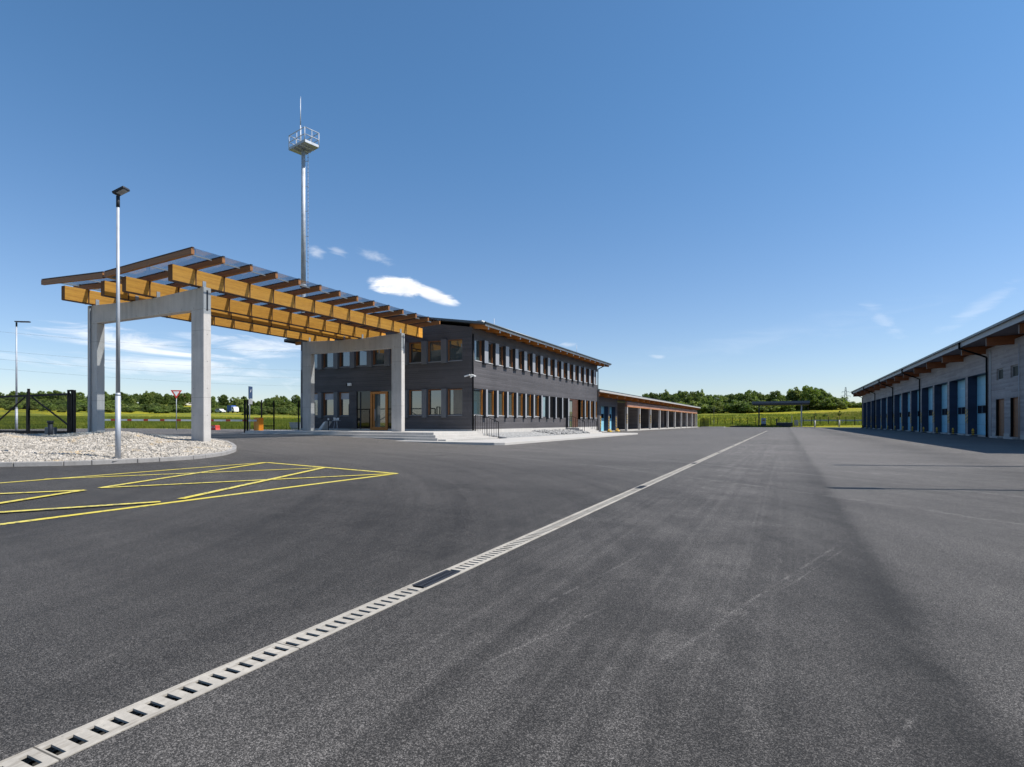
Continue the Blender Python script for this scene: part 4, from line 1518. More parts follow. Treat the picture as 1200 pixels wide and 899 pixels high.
# closed end bay with two blue doors
wl = MB()
DX = -19.1
wl.box(DX - 0.6, DX, 56.6, 62.7, 0, 4.36)
wl.box(DX - 0.6, DX, 65.5, 66.2, 0, 3.0)
wl.box(DX - 0.6, DX, 68.7, 69.6, 0, 4.36)
wl.box(DX - 0.6, DX, 62.701, 68.699, 3.001, 4.36)
wl.box(-26.29, DX - 0.601, 69.3, 69.6, 0, 4.5)
wl.build('wall', cladding, cp)
for (y0, y1) in ((62.7, 65.5), (66.2, 68.7)):
    rv = MB().box(DX - 0.55, DX + 0.012, y1 - 0.05, y1 - 0.002, 0.05, 2.99).build('door_reveal', navy, cp)
    dd = MB().box(DX - 0.52, DX - 0.47, y0, y1 - 0.051, 0.08, 3.0).build('garage_door', door_blue, cp)
    MB().box(DX - 0.469, DX - 0.455, y0 + 0.2, y1 - 0.3, 1.6, 2.1).build('pane', glass_dark, dd)
    MB().box(DX - 0.6, DX + 0.15, y0, y1, 0, 0.07).build('threshold', paving, cp)
for yy in (62.5, 65.85, 69.0):
    MB().box(DX + 0.002, DX + 0.02, yy - 0.12, yy + 0.12, 0.5, 1.8).build('hazard_strip', hazard, cp)
for yy, wh in ((64.0, 'left'), (67.4, 'right')):
    t = thing('wheel_guard', 'low yellow guard before the %s blue door of the carport end' % wh, 'bollard', (DX + 0.6, yy, 0), 'yellow guards at the carport end doors')
    MB().box(DX + 0.45, DX + 0.8, yy - 0.5, yy + 0.5, 0, 0.12).build('base', yellow, t, bevel=0.02)
    MB().path([(DX + 0.6, yy - 0.4, 0.1), (DX + 0.6, yy - 0.4, 0.28), (DX + 0.6, yy + 0.4, 0.28), (DX + 0.6, yy + 0.4, 0.1)], 0.05, 8).build('hoop', yellow, t)

# ------------------------------------------------------------------ antenna mast
MX, MY = -34.7, 33.2
t = thing('antenna_mast', 'tall galvanised tubular mast with a railed platform and two aerials', 'mast', (MX, MY, 0.4))
m_ = MB()
m_.tube((MX, MY, 0.3), (MX, MY, 12), 0.22, 0.185, 16)
m_.tube((MX, MY, 12), (MX, MY, 22.9), 0.185, 0.15, 16)
m_.tube((MX, MY, 11.9), (MX, MY, 12.1), 0.27, 0.27, 16)
m_.tube((MX, MY, 0.3), (MX, MY, 0.5), 0.5, 0.5, 16)
m_.build('tube', galv, t)
ld = MB()
lx, ly = MX + 0.30, MY + 0.22
ld.bar((lx, ly - 0.02, 1.5), (lx, ly - 0.02, 22.8), 0.025, 0.03, (0, 1, 0))
z = 1.6
while z < 22.8:
    ld.bar((lx - 0.09, ly - 0.02, z), (lx + 0.09, ly - 0.02, z), 0.016, 0.016)
    z += 0.3
for z in range(2, 23, 2):
    ld.bar((MX, MY, z), (lx, ly, z), 0.03, 0.04)
ld.build('ladder', galv_dull, t)


def rotp(x, y, ang=-12):
    c, s = math.cos(R(ang)), math.sin(R(ang))
    return MX + 0.05 + x * c - y * s, MY + x * s + y * c


pl = MB()
hw, hd, zp = 1.12, 0.62, 22.95
cs = [rotp(-hw, -hd), rotp(hw, -hd), rotp(hw, hd), rotp(-hw, hd)]
pl.prism(cs, 'z', zp, zp + 0.06)
for i in range(4):
    a, b = cs[i], cs[(i + 1) % 4]
    pl.bar((a[0], a[1], zp + 0.1), (b[0], b[1], zp + 0.1), 0.04, 0.2)
for u in (-0.5, 0.0, 0.5):
    a, b = rotp(u, -hd), rotp(u, hd)
    pl.bar((a[0], a[1], zp - 0.05), (b[0], b[1], zp - 0.05), 0.06, 0.1)
pl.build('platform', galv, t)
rl = MB()
for i in range(4):
    a, b = cs[i], cs[(i + 1) % 4]
    for hh in (0.62, 1.15):
        rl.tube((a[0], a[1], zp + hh), (b[0], b[1], zp + hh), 0.034, None, 6)
    rl.tube((a[0], a[1], zp), (a[0], a[1], zp + 1.15), 0.034, None, 6)
    mx, my = (a[0] + b[0]) / 2, (a[1] + b[1]) / 2
    rl.tube((mx, my, zp), (mx, my, zp + 1.15), 0.025, None, 6)
rl.build('railing', galv, t)
for (u, v_, top) in ((-0.45, 0.0, 27.3), (-0.25, -0.15, 27.0)):
    a = rotp(u, v_)
    an = MB()
    an.tube((a[0], a[1], zp + 0.06), (a[0], a[1], zp + 1.9), 0.045, None, 8)
    an.tube((a[0], a[1], zp + 1.9), (a[0], a[1], top), 0.025, 0.014, 6)
    an.build('aerial', galv, t)

# ------------------------------------------------------------------ lamp posts
def lamp_post(label, loc, h, head_dir, dark=False, head_len=0.33, r=0.058, tilt=0.14):
    x, y, z = loc
    t = thing('lamp_post', label, 'street lamp', loc, 'street lamps of the yard')
    m = dark_steel if dark else galv
    p = MB()
    p.tube((x, y, z - 0.15), (x, y, z + 1.7), r * 1.12, r * 1.12, 14)
    p.tube((x, y, z + 1.7), (x, y, z + 1.78), r * 1.12, r * 0.92, 14)
    p.tube((x, y, z + 1.78), (x, y, z + h - 0.35), r * 0.9, r * 0.62, 14)
    p.build('pole', m, t)
    MB().tube((x, y, z + h - 0.35), (x, y, z + h - 0.06), r * 0.78, r * 0.78, 10).build('spigot', dark_steel, t)
    d = Vector((math.cos(head_dir), math.sin(head_dir), 0))
    a = Vector((x, y, z + h)) - d * 0.08
    b = a + d * head_len + Vector((0, 0, tilt))
    MB().bar(a, b, 0.23, 0.07).build('lamp_head', dark_steel, t, bevel=0.015)
    u = Vector((0, 0, -0.042))
    MB().bar(a + (b - a) * 0.3 + u, a + (b - a) * 0.95 + u, 0.18, 0.012).build('lens', grey_trim, t)
    return t


lamp_post('tall galvanised lamp post standing in the gravel island before the canopy', (-16.0, 8.9, float(gravel_z(np.float64(-16.0), np.float64(8.9))) - .02), 7.08, R(20))
lamp_post('slim lamp post beyond the black gate at the left edge', (-49.2, 20.6, 0.36), 7.9, R(40), False, 0.9, 0.07, 0.02)
lamp_post('dark lamp post at the far edge of the yard right of the carport', (-15.2, 139.5, 0.0), 4.6, R(-20), True)
lamp_post('grey lamp post beside the garage hall casting the longer far shadow', (8.35, 19.2, 0), 9.0, R(199), False, 0.6, 0.13)
lamp_post('grey lamp post beside the garage hall casting the nearer shadow', (8.0, 13.35, 0), 9.0, R(199), False, 0.7, 0.085)

# ------------------------------------------------------------------ sliding gate and gate-side things
GY = 14.95
gz0 = 0.40
t = thing('sliding_gate', 'black steel sliding gate with diagonal braces left of the concrete frame', 'gate', (-34, GY, gz0))
f = MB()
xL, xR = -41.0, -30.75
for z_ in (0.60, 2.45):
    f.bar((xL, GY, z_), (xR, GY, z_), 0.07, 0.10 if z_ > 1 else 0.16)
for x_ in (-34.62, -38.6, xR, xL):
    f.bar((x_, GY, 0.60), (x_, GY, 2.45), 0.09, 0.09, (0, 1, 0))
f.bar((-34.2, GY, 2.38), (-30.85, GY, 0.95), 0.05, 0.06)
f.bar((-34.9, GY, 2.38), (-38.5, GY, 0.75), 0.05, 0.06)
f.build('gate_frame', black_steel, t)
wm = MB()
x = xL + 0.1
while x < xR:
    wm.box(x - 0.003, x + 0.003, GY - 0.003, GY + 0.003, 0.62, 2.42)
    x += 0.10
z_ = 0.8
while z_ < 2.4:
    wm.box(xL, xR, GY - 0.0075, GY - 0.0035, z_ - 0.003, z_ + 0.003)
    z_ += 0.2
wm.build('wire_mesh', black_steel, t)
for x_, zt in ((-34.05, 2.78),):
    MB().bar((x_, GY - 0.2, 0.35), (x_, GY - 0.2, zt), 0.09, 0.09, (0, 1, 0)).build('post', black_steel, t)
g_ = MB()
for x_ in (-30.62, -30.30, -30.1):
    g_.bar((x_, GY - 0.12, 0.42), (x_, GY - 0.12, 2.62), 0.08, 0.08, (0, 1, 0))
g_.bar((-30.66, GY - 0.12, 2.60), (-30.26, GY - 0.12, 2.60), 0.08, 0.08)
g_.build('guide_post', black_steel, t)
MB().box(-37.5, -30.0, GY - 0.35, GY + 0.2, 0.2, 0.50).build('foundation', conc, t)
MB().box(-30.0, -28.25, GY - 0.05, GY + 0.02, 0.42, 0.50).build('track', black_steel, t)
t = thing('gate_motor', 'grey gate motor box with a small white beacon beside the gate posts', 'motor', (-31.3, 14.4, 0.5))
MB().box(-31.6, -31.05, 14.3, 14.58, 0.501, 0.86).build('housing', grey_plastic, t, bevel=0.03)
MB().tube((-31.5, 14.44, 0.86), (-31.5, 14.44, 1.0), 0.04, None, 8).build('beacon', white, t)
bzz = float(gravel_z(np.float64(-26.5), np.float64(12.2)))
t = thing('bollard', 'short dark grey bollard standing in the pale gravel before the gate', 'bollard', (-26.5, 12.2, bzz))
MB().tube((-26.5, 12.2, bzz - 0.1), (-26.5, 12.2, bzz + 0.56), 0.085, None, 14).build('post', dark_steel, t)
MB().tube((-26.5, 12.2, bzz + 0.56), (-26.5, 12.2, bzz + 0.66), 0.11, 0.11, 14).build('cap', dark_steel, t)

# barrier
bx0, by0 = -32.0, 26.7
t = thing('boom_barrier', 'orange barrier cabinet with its red and white boom lowered across the gateway', 'barrier', (bx0, by0, 0.36))
MB().box(bx0 - 0.26, bx0 + 0.26, by0 - 0.18, by0 + 0.18, 0.33, 1.42).build('cabinet', orange, t, bevel=0.02)
MB().box(bx0 - 0.06, bx0 + 0.24, by0 - 0.20, by0 - 0.181, 0.42, 1.2).build('cabinet_door', plain('orange_light', (0.85, 0.33, 0.02), 0.4), t)
pa, pb = Vector((bx0 + 0.1, by0 - 0.25, 1.22)), Vector((-41.6, 22.0, 1.27))
bo = MB()
bo.bar(pa, pb, 0.06, 0.12)
bm_ = bo.build('boom', white, t)
rs = MB()
for k in range(9):
    u0 = 0.06 + k * 0.105
    rs.bar(pa + (pb - pa) * u0, pa + (pb - pa) * (u0 + 0.028), 0.066, 0.126)
rs.build('red_band', red, bm_)
MB().bar((-41.8, 21.9, 0.3), (-41.8, 21.9, 1.75), 0.12, 0.12, (0, 1, 0)).build('rest_post', plain('cream_post', (0.55, 0.5, 0.36), 0.6), t)
rbx, rby, _ = ground_at(252.5, 504, 0.36)
t = thing('roadside_barrier', 'red plastic barrier block with white marks standing by the boom', 'barrier', (rbx, rby, 0.36))
MB().prism([(rbx - .4, 0.36), (rbx + .4, 0.36), (rbx + .34, 0.5), (rbx + .3, 0.82), (rbx - .3, 0.82), (rbx - .34, 0.5)], 'y', rby - .25, rby + .25).build('body', red, t, bevel=0.03)
for dx in (-0.18, 0.18):
    MB().box(rbx + dx - .08, rbx + dx + .08, rby - .265, rby - .251, 0.60, 0.68).build('reflector', white, t)

# black gate posts beyond the barrier and mesh fence
t = thing('gate_portal', 'pair of black square guide posts beside the orange barrier', 'gate post', (-32.4, 25.9, 0.36))
m_ = MB()
a = (287 - 600) / 660
gpx = 25.6 * (a * CO - SI) / (CO + a * SI)
for dx in (0.0, 0.24):
    m_.bar((gpx + dx, 25.6, 0.34), (gpx + dx, 25.6, 2.55), 0.085, 0.085, (0, 1, 0))
m_.bar((gpx - .05, 25.6, 2.52), (gpx + .29, 25.6, 2.52), 0.085, 0.085)
m_.bar((gpx - .05, 25.6, 0.45), (gpx + .29, 25.6, 0.45), 0.085, 0.085)
m_.build('post', black_steel, t)
t = thing('mesh_fence', 'black mesh fence running from the barrier to the office corner', 'fence', (-32, 28, 0.36))
fp = [(-31.9, 27.6), (-31.4, 28.9), (-29.9, 29.9)]
fpx = [(306.5, 27.9), (321.0, 29.0)]
pts = []
for px_, Y_ in ((306.5, 27.6), (321, 28.6), (350.0, 30.0)):
    a = (px_ - 600) / 660
    pts.append((Y_ * (a * CO - SI) / (CO + a * SI), Y_))
for x_, y_ in pts:
    MB().bar((x_, y_, 0.34), (x_, y_, 2.65), 0.07, 0.07, (0, 1, 0)).build('post', black_steel, t)
for k in range(2):
    a, b = Vector((*pts[k], 0)), Vector((*pts[k + 1], 0))
    wm = MB()
    n = int((b - a).length / 0.1)
    for i in range(n + 1):
        q = a + (b - a) * (i / n)
        wm.bar((q.x, q.y, 0.45), (q.x, q.y, 2.5), 0.005, 0.005, (0, 1, 0))
    for z_ in np.arange(0.45, 2.55, 0.2):
        wm.bar((a.x, a.y, z_), (b.x, b.y, z_), 0.005, 0.005)
    wm.build('wire_mesh', black_steel, t)
    if k == 0:
        lp = MB()
        for z_ in (0.42, 0.85):
            lp.bar((a.x, a.y, z_), (b.x, b.y, z_), 0.05, 0.06)
        lp.build('low_rail', black_steel, t)
a = (365 - 600) / 660
xq = 29.2 * (a * CO - SI) / (CO + a * SI)
t = tag(MB().bar((xq, 29.2, 0.55), (xq, 29.2, 2.65), 0.07, 0.07, (0, 1, 0)).build('fence_post', black_steel, None, (xq, 29.2, 0.55)), 'single black post on the porch beside the left concrete column', 'post')
# grey service cabinet behind the fence
t = thing('service_cabinet', 'low grey service cabinet in the grass behind the black mesh fence', 'cabinet', (-46.0, 40.0, 0.4))
MB().box(-46.9, -45.4, 43.0, 43.6, 0.3, 1.05).build('body', grey_trim, t, bevel=0.02)
MB().box(-46.95, -45.35, 42.95, 43.65, 1.051, 1.10).build('lid', galv_dull, t)

# signs
sx_, sy_ = -50.6, 33.2
t = thing('give_way_sign', 'red and white triangular give way sign on a thin grey pole', 'road sign', (sx_, sy_, 0.36))
MB().tube((sx_, sy_, 0.3), (sx_, sy_, 4.0), 0.035, None, 8).build('pole', galv_dull, t)


def tri(cx, y0, y1, zc, r, mat, name, parent, ang=YAW + 22):
    c, s = math.cos(R(ang)), math.sin(R(ang))
    vs = []
    for yy in (y0, y1):
        for k in range(3):
            an = R(-90 + 120 * k)
            u, z = r * math.cos(an), r * math.sin(an)
            vs.append((cx + u * c - (yy - sy_) * s * -1 * -1, sy_ + u * s + (yy - sy_) * c, zc + z))
    b = MB()
    b.add(vs, [(0, 1, 2), (3, 4, 5), (0, 1, 4, 3), (1, 2, 5, 4), (2, 0, 3, 5)])
    return b.build(name, mat, parent)


pl_ = tri(sx_, sy_ - 0.07, sy_ - 0.05, 3.80, 0.53, red, 'sign_plate', t)
tri(sx_, sy_ - 0.076, sy_ - 0.0705, 3.80, 0.30, white, 'white_field', pl_)
# dark blue sign panel on a pole beyond the barrier
bxs, bys = -36.6, 32.2
a = (292.5 - 600) / 660
bxs = bys * (a * CO - SI) / (CO + a * SI)
t = thing('information_sign', 'narrow dark blue sign panel on a thin pole behind the barrier', 'road sign', (bxs, bys, 0.36))
MB().tube((bxs, bys, 0.3), (bxs, bys, 3.95), 0.04, None, 8).build('pole', galv_dull, t)
pn = MB()
d = Vector((math.cos(R(117)), math.sin(R(117)), 0))
pc = Vector((bxs, bys, 3.55))
n_d = Vector((math.sin(R(117)), -math.cos(R(117)), 0))
pn.bar(pc + n_d * 0.07 - d * 0.35, pc + n_d * 0.07 + d * 0.35, 0.03, 1.0)
sp_ = pn.build('sign_plate', navy_sign, t)
wmk = MB()
wmk.bar(pc + n_d * 0.0875 - d * 0.05 + Vector((0, 0, 0.02)), pc + n_d * 0.0875 + d * 0.09 + Vector((0, 0, 0.25)), 0.004, 0.06)
wmk.build('white_mark', white, sp_)
pn = MB()
pc2 = Vector((bxs, bys, 2.8))
pn.bar(pc2 + n_d * 0.07 - d * 0.35, pc2 + n_d * 0.07 + d * 0.35, 0.03, 0.42)
pn.build('lower_plate', grey_trim, t)

# ------------------------------------------------------------------ far end of the yard
t = thing('fuel_canopy', 'flat dark steel canopy on two posts at the far end of the yard', 'canopy', (-1, 142, 0))
MB().box(-6.9, 4.6, 139.5, 146, 5.0, 5.75).build('roof', dark_steel, t)
ed_ = MB().box(-7.0, 4.7, 139.4, 139.49, 5.35, 5.85).build('fascia', plain('blue_grey_sheet', (0.09, 0.10, 0.12), 0.5), t)
for x_ in (-5.55, 3.1):
    MB().box(x_ - 0.14, x_ + 0.14, 140.6, 140.9, 0, 5.0).build('post', dark_steel if x_ < 0 else galv_dull, t)
    MB().bar((x_, 140.75, 4.1), (x_ + 0.9, 140.75, 4.98), 0.1, 0.1).build('brace', dark_steel, t)
t = thing('fuel_pump', 'pale blue and dark fuel pump under the left of the far canopy', 'fuel pump', (-4.55, 140.3, 0))
MB().box(-5.1, -4.05, 140.0, 140.6, 0.0, 0.75).build('base', dark_steel, t, bevel=0.03)
pp_ = MB().box(-5.05, -4.1, 140.0, 140.6, 0.751, 2.05).build('body', plain('pale_blue_metal', (0.22, 0.28, 0.36), 0.4), t, bevel=0.03)
MB().box(-4.85, -4.3, 139.985, 139.999, 1.35, 1.75).build('screen', glass_dark, pp_)
t = thing('fuel_tank', 'long dark tank box lying under the far canopy', 'tank', (0, 140.5, 0))
MB().box(-1.7, 1.35, 140.0, 141.6, 0.0, 1.0).build('body', dark_steel, t, bevel=0.05)
MB().box(-2.0, -1.71, 140.1, 141.5, 0.0, 1.95).build('end_cabinet', dark_steel, t, bevel=0.03)
MB().box(-1.6, 1.25, 140.1, 141.5, 1.001, 1.06).build('lid', galv_dull, t)
MB().tube((1.2, 141.0, 0), (1.2, 141.0, 2.6), 0.06, None, 8).build('vent_pipe', pale_bark, t)
tag(MB().box(-11.6, -7.4, 138.6, 140.4, -0.1, 0.28).build('low_mound', conc_dark, None, (-9.5, 139.5, 0), bevel=0.1), 'low dark heap on the grass left of the far canopy', 'mound')
t = thing('equipment_cabinet', 'small grey cabinet right of the tank under the far canopy', 'cabinet', (2.0, 142.5, 0))
MB().box(1.7, 2.5, 142.2, 142.9, 0, 1.6).build('body', galv_dull, t, bevel=0.03)
MB().box(1.75, 2.45, 142.17, 142.199, 0.2, 1.5).build('cabinet_door', grey_trim, t)
struct(MB().box(1.4, 5.5, 138.0, 139.2, -0.2, 0.10).build('pad', paving))
struct(MB().box(-17.5, -12.5, 134.5, 137.8, -0.05, 0.10).build('apron', paving))

t = thing('boundary_fence', 'dark wire fence of thin posts along the meadow behind the yard', 'fence', (-2, 146, 0))
xx = -18.5
posts = []
while xx < 26:
    yy = 146.5
    zz = float(Gz(np.float64(xx), np.float64(yy)))
    MB().bar((xx, yy, zz - 0.1), (xx, yy, zz + 1.85), 0.13, 0.13, (0, 1, 0)).build('post', black_steel, t)
    posts.append((xx, yy, zz))
    xx += 1.7
wm = MB()
for a, b in zip(posts[:-1], posts[1:]):
    for hh in (0.2, 0.6, 1.0, 1.4, 1.7):
        wm.bar((a[0], a[1], a[2] + hh), (b[0], b[1], b[2] + hh), 0.012, 0.012)
wm.build('wire', black_steel, t)
t = thing('end_panel', 'black mesh panel standing at the far corner of the carport', 'fence', (-16.8, 137, 0))
f = MB()
for x_ in (-17.9, -17.0, -16.1):
    f.bar((x_, 137, 0), (x_, 137, 2.0), 0.07, 0.07, (0, 1, 0))
for z_ in (0.1, 1.0, 1.97):
    f.bar((-17.9, 137, z_), (-16.1, 137, z_), 0.05, 0.05)
f.build('frame', black_steel, t)
wm = MB()
x = -17.85
while x < -16.1:
    wm.box(x - 0.02, x + 0.02, 136.995, 137.005, 0.1, 1.95)
    x += 0.07
wm.build('wire_mesh', black_steel, t)
t = thing('guard_rail', 'grey crash barrier along the meadow road right of the far canopy', 'crash barrier', (14, 153, 0.8))
rl = MB()
for i in range(14):
    x0_, x1_ = 3 + i * 3.0, 6 + i * 3.0
    z0_ = float(Gz(np.float64(x0_), np.float64(153))) + 0.75
    z1_ = float(Gz(np.float64(x1_), np.float64(153))) + 0.75
    rl.bar((x0_, 153, z0_), (x1_, 153, z1_), 0.06, 0.32)
rl.build('rail', galv_dull, t)
for i in range(15):
    x0_ = 3 + i * 3.0
    z0_ = float(Gz(np.float64(x0_), np.float64(153.08)))
    MB().box(x0_ - 0.05, x0_ + 0.05, 153.04, 153.12, z0_ - 0.1, z0_ + 0.85).build('post', galv_dull, t)

# lattice pylon
pxn = 350.0
a = (991 - 600) / 660
pX, pY = pxn * (a * CO - SI), pxn * (CO + a * SI)
pz = float(Gz(np.float64(pX), np.float64(pY)))
t = thing('power_pylon', 'grey lattice power pylon with three pairs of arms beyond the trees', 'pylon', (pX, pY, pz))
m_ = MB()
H = 23 - pz


def leg(s1, s2, z):
    wv = 1.4 * (1 - z / H) + 0.22
    return Vector((pX + s1 * wv, pY + s2 * wv, pz + z))


zs = [0, 4, 7.5, 10.5, 13, 15, H]
for z0_, z1_ in zip(zs[:-1], zs[1:]):
    for s1, s2 in ((-1, -1), (1, -1), (1, 1), (-1, 1)):
        m_.bar(leg(s1, s2, z0_), leg(s1, s2, z1_), 0.17, 0.17, (0, 1, 0))
    for (a1, a2), (b1, b2) in (((-1, -1), (1, -1)), ((1, -1), (1, 1)), ((1, 1), (-1, 1)), ((-1, 1), (-1, -1))):
        m_.bar(leg(a1, a2, z0_), leg(b1, b2, z1_), 0.1, 0.1, (0, 1, 0))
        m_.bar(leg(b1, b2, z0_), leg(a1, a2, z1_), 0.1, 0.1, (0, 1, 0))
m_.build('tower', galv_dull, t)
for zz_, L in ((H - 8.3, 2.6), (H - 5.6, 3.0), (H - 3.0, 2.3)):
    b = MB()
    for s_ in (-1, 1):
        b.bar((pX, pY, pz + zz_), (pX + s_ * L * CO, pY + s_ * L * SI, pz + zz_), 0.16, 0.16)
        b.bar((pX, pY, pz + zz_ + 0.7), (pX + s_ * L * CO, pY + s_ * L * SI, pz + zz_ + .1), 0.1, 0.1)
        b.bar((pX + s_ * L * CO, pY + s_ * L * SI, pz + zz_), (pX + s_ * L * CO, pY + s_ * L * SI, pz + zz_ - 0.8), 0.12, 0.12, (0, 1, 0))
    b.build('cross_arm', galv_dull, t)

# overhead power lines across the left sky
for k, (ya_, yb2, dist) in enumerate(((384, 407, 170), (407, 428, 172), (417, 437, 173), (429, 446, 174))):
    p0, p1 = px_dir(-120, ya_ - 7), px_dir(420, yb2 + 6)
    q0, q1 = Vector((0, 0, CAM_H)) + p0 * (dist / math.hypot(p0.x, p0.y) * 0.8), Vector((0, 0, CAM_H)) + p1 * (dist / math.hypot(p1.x, p1.y) * 1.35)
    b = MB()
    pr = None
    for i in range(25):
        u = i / 24
        q = q0.lerp(q1, u)
        q.z -= 4 * 1.6 * u * (1 - u)
        if pr is not None:
            b.tube(pr, q, 0.014, None, 5, False)
        pr = q
    nm = ('highest', 'second highest', 'third highest', 'lowest')[k]
    tag(b.build('power_line', dark_steel, None, tuple(q0)), '%s of the thin power lines crossing the sky behind the canopy' % nm, 'cable', 'power lines across the left sky')

# ------------------------------------------------------------------ vegetation
def leaf_crown(seed, h, w_, kind, n_clump, per, leaf):
    rng = np.random.default_rng(seed)
    P = []
    z0 = h * 0.10 if kind != 'tree' else h * 0.16
    # clump centres
    cents, rad = [], []
    for i in range(n_clump):
        if kind == 'spire':
            t_ = rng.uniform(0, 1) ** 0.8
            z = z0 + (h - z0) * t_
            rmax = w_ * (0.18 + 0.82 * (1 - t_) ** 0.8) * (0.75 + 0.25 * np.sin(9 * t_ + seed))
            a = rng.uniform(0, 6.283)
            r = rmax * rng.uniform(0.25, 0.95)
            cents.append((r * np.cos(a), r * np.sin(a), z))
            rad.append(0.20 * w_ + 0.22 * w_ * (1 - t_))
        else:
            while True:
                q = rng.uniform(-1, 1, 3)
                if 0.2 < np.linalg.norm(q) < 1:
                    break
            zz_ = 0.5 + 0.5 * q[2]
            lob = 1 + 0.22 * np.sin(3 * np.arctan2(q[1], q[0]) + seed) + 0.15 * np.sin(5 * q[2] + seed * 2)
            wf = lob * (1.05 if zz_ < 0.55 else 0.95)
            cents.append((q[0] * w_ * wf, q[1] * w_ * wf, z0 + (h - z0) * (zz_ * 0.92 + rng.uniform(-0.03, 0.08))))
            rad.append(w_ * rng.uniform(0.20, 0.36))
    cents = np.array(cents)
    rad = np.array(rad)
    n = n_clump * per
    ci = np.repeat(np.arange(n_clump), per)
    d = rng.normal(size=(n, 3))
    d /= np.linalg.norm(d, axis=1)[:, None]
    rr_ = rng.uniform(0.35, 1.0, n) ** 0.6
    pos = cents[ci] + d * (rad[ci] * rr_)[:, None] * np.array([1, 1, 0.75])
    pos[:, 2] = np.maximum(pos[:, 2], 0.12)
    nrm = d + rng.normal(size=(n, 3)) * 0.7 + np.array([0, 0, 0.45])
    nrm /= np.linalg.norm(nrm, axis=1)[:, None]
    a = np.cross(nrm, rng.normal(size=(n, 3)))
    a /= np.linalg.norm(a, axis=1)[:, None]
    b = np.cross(nrm, a)
    s = leaf * rng.uniform(0.6, 1.35, (n, 1))
    V = np.stack([pos - a * s, pos - b * s * 0.55, pos + a * s, pos + b * s * 0.55], 1).reshape(-1, 3)
    F = np.arange(4 * n).reshape(-1, 4)
    return V, F, cents


def mesh_np(name, V, F, mat):
    me = bpy.data.meshes.new(name)
    k = F.shape[1]
    me.vertices.add(len(V))
    me.vertices.foreach_set('co', V.astype(np.float32).ravel())
    me.loops.add(F.size)
    me.loops.foreach_set('vertex_index', F.astype(np.int32).ravel())
    me.polygons.add(len(F))
    me.polygons.foreach_set('loop_start', np.arange(0, F.size, k, dtype=np.int32))
    me.polygons.foreach_set('loop_total', np.full(len(F), k, dtype=np.int32))
    me.update()
    me.materials.append(mat)
    return me


TREES = {}


def tree_proto(key, seed, h, w_, kind, n_clump, per, leaf, mat):
    V, F, cents = leaf_crown(seed, h, w_, kind, n_clump, per, leaf)
    crown = mesh_np('crown', V, F, mat)
    tb = MB()
    rng = random.Random(seed)
    r0 = 0.028 * h
    hh = h * (0.85 if kind == 'spire' else 0.6)
    pr = Vector((0, 0, -0.5))
    for i in range(1, 6):
        q = Vector((rng.uniform(-.05, .05) * w_, rng.uniform(-.05, .05) * w_, hh * i / 5))
        tb.tube(pr, q, r0 * (1 - (i - 1) / 6), r0 * (1 - i / 6), 7, False)
        pr = q
    for i in rng.sample(range(len(cents)), min(9, len(cents))):
        c = Vector(cents[i])
        st = Vector((0, 0, min(hh * 0.95, max(0.15 * h, c.z * 0.6))))
        tb.tube(st, c, r0 * 0.35, r0 * 0.08, 5, False)
    me = bpy.data.meshes.new('trunk')
    me.from_pydata(tb.v, [], tb.f)
    me.materials.append(bark)
    TREES[key] = (crown, me, h)


rs_ = random.Random(42)
for i in range(4):
    tree_proto('round%d' % i, 10 + i, 10, 3.6, 'tree', 58, 62, 0.36, (leaf_dark, leaf_mid, leaf_mid, leaf_light)[i])
for i in range(3):
    tree_proto('spire%d' % i, 30 + i, 11, 2.0, 'spire', 54, 55, 0.30, (leaf_blue, leaf_mid, leaf_light)[i])
for i in range(4):
    tree_proto('bush%d' % i, 50 + i, 4.2, 2.8, 'bush', 34, 55, 0.30, (leaf_mid, leaf_light, leaf_dark, leaf_mid)[i])


def plant_tree(key, name, x, y, h, label, cat, group, parts=True, wide=1.0):
    crown, trunk, h0 = TREES[key]
    s = h / h0
    z = float(Gz(np.float64(x), np.float64(y)))
    if key.startswith('bush'):
        z -= 0.13 * h
    rot = rs_.uniform(0, 6.28)
    if parts:
        t = thing(name, label, cat, (x, y, z), group)
        t.rotation_euler = (0, 0, rot)
        t.scale = (s * wide, s * wide, s)
        for nm, me_ in (('crown', crown), ('trunk', trunk)):
            o = bpy.data.objects.new(nm, me_)
            C.objects.link(o)
            o.parent = t
        return t
    o = bpy.data.objects.new(name, crown)
    C.objects.link(o)
    o.location = (x, y, z)
    o.rotation_euler = (0, 0, rot)
    o.scale = (s * wide, s * wide, s)
    return tag(o, label, cat, group)


def at_px(px, d):
    a = (px - 600) / 660
    return d * (a * CO - SI), d * (CO + a * SI)


def z_from(py, d):
    return CAM_H + (495 - py) * d / 660


# right-hand wood behind the meadow: (pixel, top y, kind)
wood = [(757, 459.5, 'spire0'), (764, 458.5, 'round0'), (771, 463, 'round1'), (775, 461, 'spire1'), (781, 457, 'spire2'), (788, 460, 'round0'), (791, 462, 'spire2'), (797, 456, 'spire0'),
        (802, 459, 'round2'), (808, 460, 'spire2'), (812, 459, 'spire1'), (817, 456, 'spire0'), (821, 457, 'spire2'), (826, 466, 'round1'), (831, 461, 'round0'),
        (838, 463, 'round2'), (845, 463, 'round1'), (852, 461, 'round0'), (859, 462, 'round2'), (866, 461, 'round1'), (873, 459, 'round0'), (880, 457.5, 'round2'),
        (887, 458, 'round0'), (893, 462, 'round1'), (902, 460, 'round3'), (909, 458.5, 'round2'), (917, 463, 'round1'), (927, 456, 'spire1'), (932, 454.5, 'round3'),
        (940, 456, 'round0'), (947, 452.5, 'round2'), (954, 452.5, 'round0'), (961, 456, 'round1'), (966, 459, 'round2'), (972, 462, 'round0'), (977, 466, 'round1'), (981, 471, 'round2')]
